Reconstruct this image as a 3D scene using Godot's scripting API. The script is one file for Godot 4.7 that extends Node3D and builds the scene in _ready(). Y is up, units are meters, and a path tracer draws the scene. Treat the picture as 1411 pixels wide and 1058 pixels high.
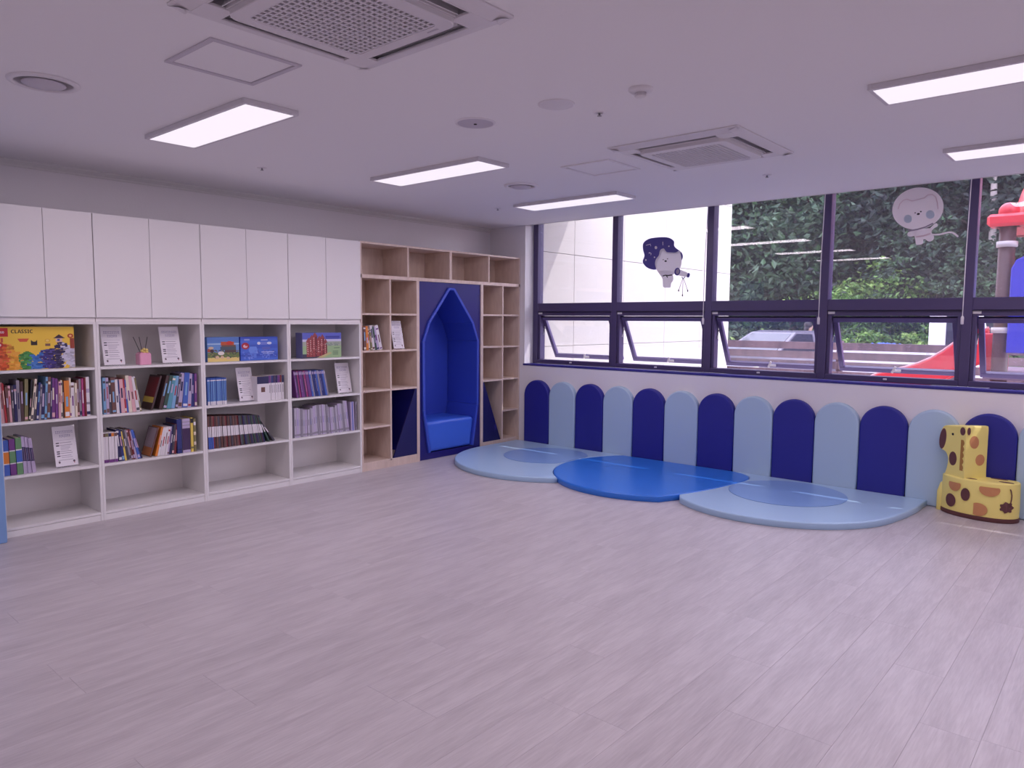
extends Node3D
# A children's reading room: white bookcases and a birch shelf wall with a blue reading niche on one side,
# a long band of awning windows over padded arch panels and round play mats on the other.

const F := 1005.34                        # focal length in pixels of the 1411 x 1058 photograph
const CAM := Vector3(0, 1.5, 0)
const HC := 2.639                         # ceiling
const XS := -5.773                        # front plane of the shelf wall
const XW := -6.276                        # wall behind the shelves
const ZB := -6.783                        # inner face of the window wall
const ZF := -6.934                        # inner face of the window frames
const ZP := -6.723                        # front of the padded panels
const Z0 := -4.396                        # where white bookcases meet the birch shelf
const U := 0.7896                         # width of one white bookcase
const XR := 4.9                           # right wall
const ZK := 1.05                          # back wall
var cb := Basis.from_euler(Vector3(-0.0864, 0.7156, 0.0066))
var M := {}
var taken := {}
var rng := RandomNumberGenerator.new()

# ------------------------------------------------------------------ mesh helper
class MB:
	var st := SurfaceTool.new()
	var colored := false
	func _init():
		st.begin(Mesh.PRIMITIVE_TRIANGLES)
		st.set_smooth_group(-1)
	func flat(): st.set_smooth_group(-1)
	func smooth(g := 1): st.set_smooth_group(g)
	func tri(a: Vector3, b: Vector3, c: Vector3, out: Vector3, ua := Vector2.ZERO, ub := Vector2.ZERO, uc := Vector2.ZERO):
		var n := (c - a).cross(b - a)
		if n.length_squared() < 1e-16:
			return
		st.set_uv(ua); st.add_vertex(a)
		if n.dot(out) >= 0:
			st.set_uv(ub); st.add_vertex(b)
			st.set_uv(uc); st.add_vertex(c)
		else:
			st.set_uv(uc); st.add_vertex(c)
			st.set_uv(ub); st.add_vertex(b)
	func quad(a, b, c, d, out: Vector3, ua := Vector2(0, 1), ub := Vector2(1, 1), uc := Vector2(1, 0), ud := Vector2(0, 0)):
		tri(a, b, c, out, ua, ub, uc)
		tri(a, c, d, out, ua, uc, ud)
	# box with chamfered edges
	func box(c: Vector3, s: Vector3, bev := 0.0, bas := Basis()):
		var h := s * 0.5
		bev = minf(bev, minf(h.x, minf(h.y, h.z)) * 0.45)
		var corner := func(sg: Vector3, axis: int) -> Vector3:
			var p := Vector3.ZERO
			for i in 3:
				p[i] = sg[i] * (h[i] if i == axis else h[i] - bev)
			return c + bas * p
		for a in 3:
			var b := (a + 1) % 3
			var d := (a + 2) % 3
			for sa in [-1.0, 1.0]:
				var o := Vector3.ZERO
				o[a] = sa
				var ps := []
				var us := []
				for q in [[-1.0, -1.0], [1.0, -1.0], [1.0, 1.0], [-1.0, 1.0]]:
					var sg := Vector3.ZERO
					sg[a] = sa; sg[b] = q[0]; sg[d] = q[1]
					ps.append(corner.call(sg, a))
					us.append(Vector2(q[0] * h[b], q[1] * h[d]))
				quad(ps[0], ps[1], ps[2], ps[3], bas * o, us[0], us[1], us[2], us[3])
				if bev > 0.0:
					for sb in [-1.0, 1.0]:
						var s0 := Vector3.ZERO
						s0[a] = sa; s0[b] = sb; s0[d] = -1.0
						var s1 := s0
						s1[d] = 1.0
						var oo := Vector3.ZERO
						oo[a] = sa; oo[b] = sb
						quad(corner.call(s0, a), corner.call(s0, b), corner.call(s1, b), corner.call(s1, a), bas * oo)
		if bev > 0.0:
			for x in [-1.0, 1.0]:
				for y in [-1.0, 1.0]:
					for z in [-1.0, 1.0]:
						var sg := Vector3(x, y, z)
						tri(corner.call(sg, 0), corner.call(sg, 1), corner.call(sg, 2), bas * sg)
	static func ccw(poly: PackedVector2Array) -> PackedVector2Array:
		var a := 0.0
		for i in poly.size():
			a += poly[i].cross(poly[(i + 1) % poly.size()])
		if a < 0:
			poly = poly.duplicate()
			poly.reverse()
		return poly
	static func inset(poly: PackedVector2Array, d: float) -> PackedVector2Array:
		var out := PackedVector2Array()
		var n := poly.size()
		for i in n:
			var e0 := (poly[i] - poly[(i + n - 1) % n]).normalized()
			var e1 := (poly[(i + 1) % n] - poly[i]).normalized()
			var n0 := Vector2(e0.y, -e0.x)
			var n1 := Vector2(e1.y, -e1.x)
			out.append(poly[i] - (n0 + n1) / maxf(0.35, 1.0 + n0.dot(n1)) * d)
		return out
	# outline in XY swept along Z; profile = Vector2(inset, z) from start to end
	func prism(poly: PackedVector2Array, profile: Array, xf := Transform3D(), sm := false, caps := 3, uvs := Rect2(0, 0, 1, 1)):
		poly = ccw(poly)
		var rings := []
		for p in profile:
			rings.append(inset(poly, p.x) if absf(p.x) > 1e-7 else poly)
		var n := poly.size()
		st.set_smooth_group(1 if sm else -1)
		for k in profile.size() - 1:
			var dz: float = profile[k + 1].y - profile[k].y
			var di: float = profile[k + 1].x - profile[k].x
			for j in n:
				var i2 := (j + 1) % n
				var e := (poly[i2] - poly[j]).normalized()
				var o := Vector3(e.y * dz, -e.x * dz, di)
				var a := Vector3(rings[k][j].x, rings[k][j].y, profile[k].y)
				var b := Vector3(rings[k][i2].x, rings[k][i2].y, profile[k].y)
				var c := Vector3(rings[k + 1][i2].x, rings[k + 1][i2].y, profile[k + 1].y)
				var d := Vector3(rings[k + 1][j].x, rings[k + 1][j].y, profile[k + 1].y)
				quad(xf * a, xf * b, xf * c, xf * d, xf.basis * o)
		st.set_smooth_group(-1)
		for w in 2:
			if caps & (1 << w) == 0:
				continue
			var k := 0 if w == 0 else profile.size() - 1
			var idx := Geometry2D.triangulate_polygon(rings[k])
			var o := Vector3(0, 0, -1 if w == 0 else 1)
			if profile[-1].y < profile[0].y:
				o = -o
			for t in range(0, idx.size(), 3):
				var v := []
				var u := []
				for q in 3:
					var p2: Vector2 = rings[k][idx[t + q]]
					v.append(xf * Vector3(p2.x, p2.y, profile[k].y))
					u.append(Vector2((p2.x - uvs.position.x) / uvs.size.x, 1.0 - (p2.y - uvs.position.y) / uvs.size.y))
				tri(v[0], v[1], v[2], xf.basis * o, u[0], u[1], u[2])
	# profile = Vector2(radius, height), bottom to top on the outside
	func lathe(profile: Array, seg := 20, xf := Transform3D(), sm := true):
		st.set_smooth_group(1 if sm else -1)
		for k in profile.size() - 1:
			var p: Vector2 = profile[k]
			var q: Vector2 = profile[k + 1]
			for j in seg:
				var a0 := TAU * j / seg
				var a1 := TAU * (j + 1) / seg
				var am := (a0 + a1) / 2
				var o := Vector3(cos(am) * (q.y - p.y), -(q.x - p.x), sin(am) * (q.y - p.y))
				quad(xf * Vector3(cos(a0) * p.x, p.y, sin(a0) * p.x), xf * Vector3(cos(a1) * p.x, p.y, sin(a1) * p.x),
					xf * Vector3(cos(a1) * q.x, q.y, sin(a1) * q.x), xf * Vector3(cos(a0) * q.x, q.y, sin(a0) * q.x), xf.basis * o)
		st.set_smooth_group(-1)
	func tube(pts: Array, r: float, seg := 8, r2 := -1.0):
		if r2 < 0: r2 = r
		var rings := []
		for i in pts.size():
			var t: Vector3 = (pts[mini(i + 1, pts.size() - 1)] - pts[maxi(i - 1, 0)]).normalized()
			var u := t.cross(Vector3.UP if absf(t.y) < 0.9 else Vector3.RIGHT).normalized()
			var v := u.cross(t)
			var rr := lerpf(r, r2, float(i) / maxf(1, pts.size() - 1))
			var ring := []
			for j in seg:
				ring.append(pts[i] + (u * cos(TAU * j / seg) + v * sin(TAU * j / seg)) * rr)
			rings.append(ring)
		st.set_smooth_group(1)
		for i in pts.size() - 1:
			for j in seg:
				var k := (j + 1) % seg
				quad(rings[i][j], rings[i][k], rings[i + 1][k], rings[i + 1][j], rings[i][j] + rings[i][k] - pts[i] * 2)
		st.set_smooth_group(-1)
		for j in seg:
			var k := (j + 1) % seg
			tri(pts[0], rings[0][j], rings[0][k], pts[0] - pts[1])
			tri(pts[-1], rings[-1][j], rings[-1][k], pts[-1] - pts[-2])
	func ball(c: Vector3, r: Vector3, seg := 16, rows := 10):
		var pr := []
		for i in rows + 1:
			var a := PI * i / rows - PI / 2
			pr.append(Vector2(cos(a), sin(a)))
		lathe(pr, seg, Transform3D(Basis.from_scale(r), c))
	func mesh() -> ArrayMesh:
		st.generate_normals()
		return st.commit()

# ------------------------------------------------------------------ scene helpers
func numbered(n: String) -> String:
	if not taken.has(n):
		taken[n] = 0
		return n
	taken[n] += 1
	return "%s_%03d" % [n, taken[n]]

func obj(called: String, mesh, m: Material, parent: Node = null, at := Vector3.ZERO, rot := Vector3.ZERO) -> MeshInstance3D:
	var o := MeshInstance3D.new()
	o.mesh = mesh.mesh() if mesh is MB else mesh
	o.material_override = m
	o.position = at
	o.rotation = rot
	if parent == null:
		o.name = numbered(called)
		add_child(o)
	else:
		o.name = called
		parent.add_child(o, true)
	return o

func thing(called: String, label: String, category: String, at := Vector3.ZERO, group := "", rot := Vector3.ZERO) -> Node3D:
	var o := Node3D.new()
	o.name = numbered(called)
	add_child(o)
	o.position = at
	o.rotation = rot
	tag(o, label, category, group)
	return o

func tag(o: Node, label: String, category := "", group := "", kind := ""):
	o.set_meta("label", label)
	if category: o.set_meta("category", category)
	if group: o.set_meta("group", group)
	if kind: o.set_meta("kind", kind)

func struct(called: String, label: String, category := "") -> Node3D:
	var o := Node3D.new()
	o.name = called
	add_child(o)
	tag(o, label, category, "", "structure")
	return o

func bx(c: Vector3, s: Vector3, bev := 0.0) -> MB:
	var b := MB.new()
	b.box(c, s, bev)
	return b

func span(a: Vector3, b: Vector3, bev := 0.0) -> MB:      # box between two corners
	return bx((a + b) * 0.5, (b - a).abs(), bev)

func ray(px: float, py: float) -> Vector3:
	return cb * Vector3((px - 705.5) / F, -(py - 529.0) / F, -1)
func on_x(px: float, py: float, x: float) -> Vector3:
	var g := ray(px, py)
	return CAM + g * (x / g.x)
func on_z(px: float, py: float, z: float) -> Vector3:
	var g := ray(px, py)
	return CAM + g * (z / g.z)
func on_y(px: float, py: float, y: float) -> Vector3:
	var g := ray(px, py)
	return CAM + g * ((y - CAM.y) / g.y)
func on_plane(px: float, py: float, p: Vector3, n: Vector3) -> Vector3:
	var g := ray(px, py)
	return CAM + g * ((p - CAM).dot(n) / g.dot(n))

func curve(pts: Array, per := 5) -> PackedVector2Array:    # closed smooth outline through points
	var out := PackedVector2Array()
	var n := pts.size()
	for i in n:
		for k in per:
			out.append((pts[i] as Vector2).cubic_interpolate(pts[(i + 1) % n], pts[(i + n - 1) % n], pts[(i + 2) % n], float(k) / per))
	return out

func circle(c: Vector2, r: float, n := 24, ry := -1.0, turn := 0.0) -> PackedVector2Array:
	var out := PackedVector2Array()
	for i in n:
		out.append(c + Vector2(cos(TAU * i / n) * r, sin(TAU * i / n) * (r if ry < 0 else ry)).rotated(turn))
	return out

# ------------------------------------------------------------------ materials
func lin(r: float, g: float, b: float) -> Color:
	return Color(r, g, b).linear_to_srgb()

func mat(c: Color, rough := 0.6, metal := 0.0, spec := 0.5) -> StandardMaterial3D:
	var m := StandardMaterial3D.new()
	m.albedo_color = c
	m.roughness = rough
	m.metallic = metal
	m.metallic_specular = spec
	return m

# base colour (sRGB 0..255) as the thing has under neutral light
func s(r: float, g: float, b: float) -> Color:
	return Color(r / 255.0, g / 255.0, b / 255.0)

func noise_tex(freq: float, ramp: Array, size := Vector2i(512, 512), seed_ := 1, oct := 4, kind := FastNoiseLite.TYPE_SIMPLEX_SMOOTH, normal := false, bump := 1.0) -> NoiseTexture2D:
	var n := FastNoiseLite.new()
	n.seed = seed_
	n.noise_type = kind
	n.frequency = freq
	n.fractal_octaves = oct
	var t := NoiseTexture2D.new()
	t.width = size.x
	t.height = size.y
	t.seamless = true
	t.noise = n
	if normal:
		t.as_normal_map = true
		t.bump_strength = bump
	else:
		var g := Gradient.new()
		g.offsets = PackedFloat32Array([0.0, 0.5, 1.0])
		g.colors = PackedColorArray(ramp)
		t.color_ramp = g
	return t

# streaky wood grain along the image's vertical axis
func grain_tex(base: Color, dark: Color, w: int, h: int, seed_: int, strength := 1.0, fx := 3.2, fy := 0.22) -> ImageTexture:
	var im := Image.create(w, h, false, Image.FORMAT_RGB8)
	var n := FastNoiseLite.new()
	n.seed = seed_
	n.frequency = 0.02
	n.fractal_octaves = 4
	var n2 := FastNoiseLite.new()
	n2.seed = seed_ + 7
	n2.frequency = 0.008
	n2.fractal_octaves = 3
	for y in h:
		for x in w:
			var v := n.get_noise_2d(x * fx, y * fy + sin(x * 0.05) * 2.0) * 0.7 + n.get_noise_2d(x * 11.0, y * 0.5 + 400.0) * 0.45
			var u := n2.get_noise_2d(x * 1.5, y * 0.3)
			var t := clampf(0.42 + (v * 0.8 + u * 0.7) * strength, 0.0, 1.0)
			im.set_pixel(x, y, base.lerp(dark, t))
	im.generate_mipmaps()
	return ImageTexture.create_from_image(im)

func make_materials():
	M.wall = mat(s(241, 238, 241), 0.85)
	M.wall.normal_enabled = true
	M.wall.normal_texture = noise_tex(0.05, [], Vector2i(256, 256), 5, 3, FastNoiseLite.TYPE_SIMPLEX_SMOOTH, true, 1.2)
	M.wall.normal_scale = 0.25
	M.wall.uv1_triplanar = true
	M.wall.uv1_world_triplanar = true
	M.wall.uv1_scale = Vector3.ONE * 3.0
	M.ceiling = mat(s(250, 248, 250), 0.9)
	M.ceiling.normal_enabled = true
	M.ceiling.normal_texture = M.wall.normal_texture
	M.ceiling.normal_scale = 0.2
	M.ceiling.uv1_triplanar = true
	M.ceiling.uv1_world_triplanar = true
	M.ceiling.uv1_scale = Vector3.ONE * 4.0
	M.trim_white = mat(s(228, 226, 226), 0.5)
	M.laminate = mat(s(238, 236, 235), 0.42)
	M.back_panel = mat(s(242, 238, 237), 0.6)
	M.gap = mat(s(60, 52, 58), 0.9)
	M.birch = mat(Color.WHITE, 0.5)
	M.birch.albedo_texture = grain_tex(s(228, 208, 194), s(210, 188, 174), 192, 512, 3, 0.8)
	M.birch.uv1_triplanar = true
	M.birch.uv1_world_triplanar = true
	M.birch.uv1_scale = Vector3(1.4, 1.4, 1.4)
	M.navy_board = mat(s(30, 24, 112), 0.35)
	M.navy_dark = mat(s(24, 18, 84), 0.4)
	M.niche = mat(s(54, 78, 188), 0.42)
	M.seat = mat(s(60, 104, 216), 0.36)
	M.pad_navy = mat(s(36, 38, 140), 0.5)
	M.pad_sky = mat(s(182, 208, 230), 0.5)
	M.mat_sky = mat(s(178, 210, 240), 0.32)
	M.mat_sky_in = mat(s(138, 176, 230), 0.32)
	M.mat_blue = mat(s(50, 124, 226), 0.30)
	M.panel_sky = mat(s(126, 164, 214), 0.5)
	M.frame = mat(s(76, 66, 104), 0.42, 0.0)
	M.sill = mat(s(48, 44, 128), 0.3)
	M.sash = mat(s(92, 80, 122), 0.4)
	M.gasket = mat(s(38, 34, 52), 0.7)
	M.white_plastic = mat(s(236, 232, 236), 0.4)
	M.white_metal = mat(s(220, 216, 222), 0.35)
	M.grey_plastic = mat(s(206, 200, 210), 0.5)
	M.ac = mat(s(232, 228, 232), 0.45)
	M.filter = mat(s(222, 218, 222), 0.8)
	M.ac_grille = mat(s(224, 220, 225), 0.5)
	M.black = mat(s(26, 24, 30), 0.5)
	M.steel = mat(s(170, 168, 174), 0.3, 0.8)
	M.glass = mat(Color(0.96, 0.97, 1.0, 0.06), 0.0)
	M.glass.transparency = BaseMaterial3D.TRANSPARENCY_ALPHA
	M.lamp = mat(s(240, 236, 244), 0.6)
	M.lamp.emission_enabled = true
	M.lamp.emission = lin(1.0, 0.93, 1.0)
	M.lamp.emission_energy_multiplier = LAMP_GLOW
	M.paper = mat(s(240, 238, 240), 0.8)
	M.pages = mat(s(226, 216, 204), 0.85)
	M.yellow = mat(s(255, 240, 140), 0.5)
	M.brown = mat(s(104, 62, 62), 0.6)
	M.caramel = mat(s(208, 146, 96), 0.6)
	M.mane = mat(s(176, 128, 62), 0.6)
	M.decal_white = mat(s(242, 236, 240), 0.6)
	M.decal_white.backlight_enabled = true
	M.decal_white.backlight = Color(0.9, 0.9, 0.9)
	M.decal_pink = mat(s(214, 186, 196), 0.6)
	M.decal_blue = mat(s(196, 214, 228), 0.6)
	M.decal_night = mat(s(64, 56, 130), 0.6)
	M.decal_grey = mat(s(150, 140, 156), 0.6)
	M.decal_cream = mat(s(232, 228, 236), 0.6)
	for k in ["decal_cream", "decal_pink", "decal_blue"]:
		M[k].backlight_enabled = true
		M[k].backlight = Color(0.9, 0.9, 0.9)

const AC_SPOTS := [Vector2(-2.315, -1.70), Vector2(-2.315, -4.565)]
const VENT_SPOTS := [Vector3(-4.12, -1.26, 0.123), Vector3(-4.07, -4.78, 0.109)]
const CANOPY_Y := 3.37
const LAMP_GLOW := 7.6
const LAMP_E := 10.3
const LAMP_COLOR := [1.0, 0.845, 0.965]     # linear
const SUN_E := 8.0
const EXPOSURE := 0.1

func _ready():
	rng.seed = 20240
	# ---- camera
	var cam := Camera3D.new()
	cam.name = "camera"
	cam.position = CAM
	cam.basis = cb
	cam.fov = rad_to_deg(2.0 * atan(529.0 / F))
	cam.near = 0.05
	cam.far = 200.0
	add_child(cam)
	cam.current = true
	# ---- sky and exposure
	var env := Environment.new()
	var psm := ProceduralSkyMaterial.new()
	psm.sky_top_color = lin(0.50, 0.50, 0.68)
	psm.sky_horizon_color = lin(0.90, 0.82, 0.93)
	psm.ground_bottom_color = lin(0.30, 0.27, 0.30)
	psm.ground_horizon_color = lin(0.55, 0.50, 0.58)
	psm.sky_curve = 0.15
	psm.sky_energy_multiplier = 7.0
	psm.ground_energy_multiplier = 7.0
	psm.sun_angle_max = 1.0
	var sky := Sky.new()
	sky.sky_material = psm
	env.background_mode = Environment.BG_SKY
	env.sky = sky
	env.ambient_light_source = Environment.AMBIENT_SOURCE_SKY
	env.tonemap_mode = Environment.TONE_MAPPER_LINEAR
	env.tonemap_exposure = EXPOSURE
	env.sdfgi_enabled = true
	env.ssao_enabled = true
	env.ssil_enabled = true
	var we := WorldEnvironment.new()
	we.name = "world_environment"
	we.environment = env
	add_child(we)
	# ---- sun: high, from beyond the windows and from the right
	var sun := DirectionalLight3D.new()
	sun.name = "sun"
	sun.light_color = lin(1.0, 0.93, 0.97)
	sun.light_energy = SUN_E
	sun.light_angular_distance = 0.53
	sun.shadow_enabled = true
	sun.sky_mode = DirectionalLight3D.SKY_MODE_LIGHT_ONLY
	add_child(sun)
	sun.look_at_from_position(Vector3.ZERO, Vector3(-0.88, -1.0, 0.55), Vector3.UP)
	# ---- everything else
	make_materials()
	make_room()
	make_lamps()
	make_windows()
	make_bookcases()
	make_birch_shelf()
	make_panels()
	make_mats()
	make_giraffe()
	make_ceiling_fittings()
	make_shelf_goods()
	make_window_stickers()
	make_outdoors()

# ------------------------------------------------------------------ room shell
func make_room():
	var fl := struct("floor", "pale whitewashed oak vinyl plank floor")
	var sub := MB.new()
	sub.box(Vector3((XW + XR) / 2, -0.08, (ZB + ZK) / 2), Vector3(XR - XW + 0.4, 0.15, ZK - ZB + 0.4))
	obj("subfloor", sub, mat(s(120, 106, 108), 0.9), fl)
	# planks run towards the windows; 0.2 x 1.3 m, joints staggered
	var pw := 0.197
	var pl := 1.30
	var th := 0.005
	var tones := []
	for i in 5:
		var m := mat(Color.WHITE, 0.40)
		m.albedo_texture = grain_tex(s(210, 203, 206), s(188, 180, 184), 160, 720, 40 + i * 3, 0.75, 4.6, 0.55)
		var k: float = [1.0, 0.994, 1.006, 0.986, 0.998][i]
		m.albedo_color = Color(k * 0.985, k * 0.985, k * 0.985)
		tones.append(m)
	var shared := {}
	var cols := 34                                   # as far as planks can be told apart; plain boards beyond
	obj("floor_sheet", span(Vector3(XW + cols * pw, -0.005, ZB), Vector3(XR, 0, ZK)), tones[0], fl)
	for c in cols:
		var x := XW + pw * (c + 0.5)
		var off := fmod(c * 0.437 + 0.21 * (c % 3), 1.0) * pl
		var z := ZB - off
		while z < ZK:
			var za := maxf(z, ZB)
			var zb := minf(z + pl, ZK)
			z += pl
			var len_ := zb - za
			if len_ < 0.06:
				continue
			var flip := rng.randi() % 2
			var key := "%d_%d" % [roundi(len_ * 1000), flip]
			if not shared.has(key):
				var b := MB.new()
				var hx := pw / 2 - 0.0003
				var hz := len_ / 2 - 0.0003
				var e := 0.0005
				var t0 := [Vector3(-hx + e, 0, -hz + e), Vector3(hx - e, 0, -hz + e), Vector3(hx - e, 0, hz - e), Vector3(-hx + e, 0, hz - e)]
				var t1 := [Vector3(-hx, -e, -hz), Vector3(hx, -e, -hz), Vector3(hx, -e, hz), Vector3(-hx, -e, hz)]
				var t2 := [Vector3(-hx, -th, -hz), Vector3(hx, -th, -hz), Vector3(hx, -th, hz), Vector3(-hx, -th, hz)]
				var v := len_ / pl
				var uu := [Vector2(0, 0), Vector2(1, 0), Vector2(1, v), Vector2(0, v)]
				if flip: uu = [Vector2(1, v), Vector2(0, v), Vector2(0, 0), Vector2(1, 0)]
				b.quad(t0[0], t0[1], t0[2], t0[3], Vector3.UP, uu[0], uu[1], uu[2], uu[3])
				for i in 4:
					var j := (i + 1) % 4
					var o: Vector3 = t0[i] + t0[j]
					b.quad(t0[i], t0[j], t1[j], t1[i], o + Vector3.UP * 0.1, uu[i], uu[j], uu[j], uu[i])
					b.quad(t1[i], t1[j], t2[j], t2[i], o, uu[i], uu[j], uu[j], uu[i])
				shared[key] = b.mesh()
			obj("plank", shared[key], tones[rng.randi() % 5], fl, Vector3(x, 0, (za + zb) / 2))
	var ce := struct("ceiling", "plain off-white painted ceiling")
	# one slab with real openings for the air conditioners and the two round vents
	var csg := CSGCombiner3D.new()
	csg.name = "ceiling_slab"
	ce.add_child(csg)
	var slab := CSGBox3D.new()
	slab.name = "slab"
	slab.size = Vector3(XR - XW + 0.4, 0.3, ZK + 0.2 - ZB)
	slab.position = Vector3((XR + XW) / 2, HC + 0.15, (ZK + 0.2 + ZB) / 2)
	slab.material = M.ceiling
	csg.add_child(slab)
	for q in AC_SPOTS:
		var cut := CSGBox3D.new()
		cut.name = "opening"
		cut.operation = CSGShape3D.OPERATION_SUBTRACTION
		cut.size = Vector3(0.79, 0.44, 0.79)
		cut.position = Vector3(q.x, HC, q.y)
		cut.material = M.ceiling
		csg.add_child(cut, true)
	for q in VENT_SPOTS:
		var cut := CSGCylinder3D.new()
		cut.name = "opening"
		cut.operation = CSGShape3D.OPERATION_SUBTRACTION
		cut.radius = q.z
		cut.height = 0.36
		cut.sides = 40
		cut.position = Vector3(q.x, HC, q.y)
		cut.material = M.ceiling
		csg.add_child(cut, true)
	var wl := struct("wall_left", "white wall above the shelving")
	obj("wall_face", span(Vector3(XW - 0.2, 0, ZB - 0.3), Vector3(XW, HC + 0.3, ZK + 0.2)), M.wall, wl)
	var wr := struct("wall_right", "white side wall")
	obj("wall_face", span(Vector3(XR, 0, ZB - 0.3), Vector3(XR + 0.2, HC + 0.3, ZK + 0.2)), M.wall, wr)
	var wb := struct("wall_back", "white back wall")
	obj("wall_face", span(Vector3(XW, 0, ZK), Vector3(XR, HC + 0.3, ZK + 0.2)), M.wall, wb)
	var ww := struct("wall_window", "white wall below and beside the windows")
	obj("wall_face", span(Vector3(XW, 0, ZB - 0.3), Vector3(XR, 0.963, ZB)), M.wall, ww)
	obj("wall_pier", span(Vector3(XW, 0.963, ZB - 0.3), Vector3(-5.70, HC + 0.3, ZB)), M.wall, ww)
	obj("wall_pier", span(Vector3(4.58, 0.963, ZB - 0.3), Vector3(XR, HC + 0.3, ZB)), M.wall, ww)
	obj("lintel", span(Vector3(-5.70, HC + 0.10, ZB - 0.3), Vector3(4.58, HC + 0.3, ZB)), M.wall, ww)
	# cornice along the shelf wall
	var tr := struct("trim_1", "slim white cornice where shelf wall meets ceiling")
	var pr := MB.new()
	pr.prism(PackedVector2Array([Vector2(0, 0), Vector2(0.035, 0), Vector2(0.035, -0.012), Vector2(0.012, -0.035), Vector2(0.012, -0.05), Vector2(0, -0.05)]),
		[Vector2(0, ZB), Vector2(0, ZK)], Transform3D(Basis(), Vector3(XW, HC, 0)))
	obj("cornice", pr, M.trim_white, tr)
	var eb := struct("trim_4", "thin white bead along the ceiling edge above the windows")
	obj("edge_bead", span(Vector3(-5.70, HC - 0.004, ZB - 0.012), Vector3(XR, HC + 0.02, ZB)), M.trim_white, eb)
	# the navy sill board
	var si := struct("trim_2", "glossy navy window sill board")
	obj("sill_board", span(Vector3(-5.72, 0.963, ZB + 0.008), Vector3(4.58, 0.985, ZF + 0.004), 0.004), M.sill, si)
	# white corner strip beside the first window
	var cs := struct("trim_3", "white jamb lining beside the first window")
	obj("jamb_lining", span(Vector3(-5.712, 0.985, ZF), Vector3(-5.698, HC + 0.1, ZB + 0.003), 0.002), M.trim_white, cs)

# ------------------------------------------------------------------ lamps
func make_lamps():
	var spots := [
		[-4.19, -2.17, "ceiling panel lamp nearest the square hatch and wide ring vent"],
		[-4.19, -3.92, "ceiling panel lamp in the row between two other lamps beside the bookcases"],
		[-4.19, -5.67, "ceiling panel lamp by the window wall near the birch shelf"],
		[-0.49, -4.00, "ceiling panel lamp behind the far air conditioner, away from the glass"],
		[-0.49, -5.70, "ceiling panel lamp close to the astronaut sticker window"],
		[-4.19, -0.42, "ceiling panel lamp above the front of the room by the shelf wall"],
		[-0.49, -2.25, "ceiling panel lamp beside the near air conditioner"],
		[-0.49, -0.42, "ceiling panel lamp above the front of the room, middle row"],
		[3.21, -5.70, "ceiling panel lamp by the windows in the right row"],
		[3.21, -4.00, "ceiling panel lamp second from the windows in the right row"],
		[3.21, -2.25, "ceiling panel lamp third from the windows in the right row"]]
	for a in spots:
		var t := thing("ceiling_light", a[2], "ceiling light", Vector3(a[0], HC, a[1]), "rectangular ceiling lamps")
		var L := 1.20
		var W := 0.325
		var D := 0.028
		var fr := MB.new()
		for sx in [-1, 1]:
			fr.box(Vector3(sx * (L / 2 - 0.011), -D / 2, 0), Vector3(0.022, D, W), 0.002)
		for sz in [-1, 1]:
			fr.box(Vector3(0, -D / 2, sz * (W / 2 - 0.011)), Vector3(L - 0.044, D, 0.022), 0.002)
		fr.box(Vector3(0, -0.006, 0), Vector3(L - 0.04, 0.012, W - 0.04))
		obj("frame", fr, M.white_metal, t)
		obj("diffuser", bx(Vector3(0, -D + 0.004, 0), Vector3(L - 0.044, 0.01, W - 0.044)), M.lamp, t)
		var al := AreaLight3D.new()
		al.name = "lamp_light"
		al.area_size = Vector2(L - 0.05, W - 0.05)
		al.light_color = lin(LAMP_COLOR[0], LAMP_COLOR[1], LAMP_COLOR[2])
		al.light_energy = LAMP_E
		al.area_range = 14.0
		al.shadow_enabled = true
		al.rotation.x = -PI / 2
		al.position = Vector3(0, -D - 0.006, 0)
		t.add_child(al)

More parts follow.
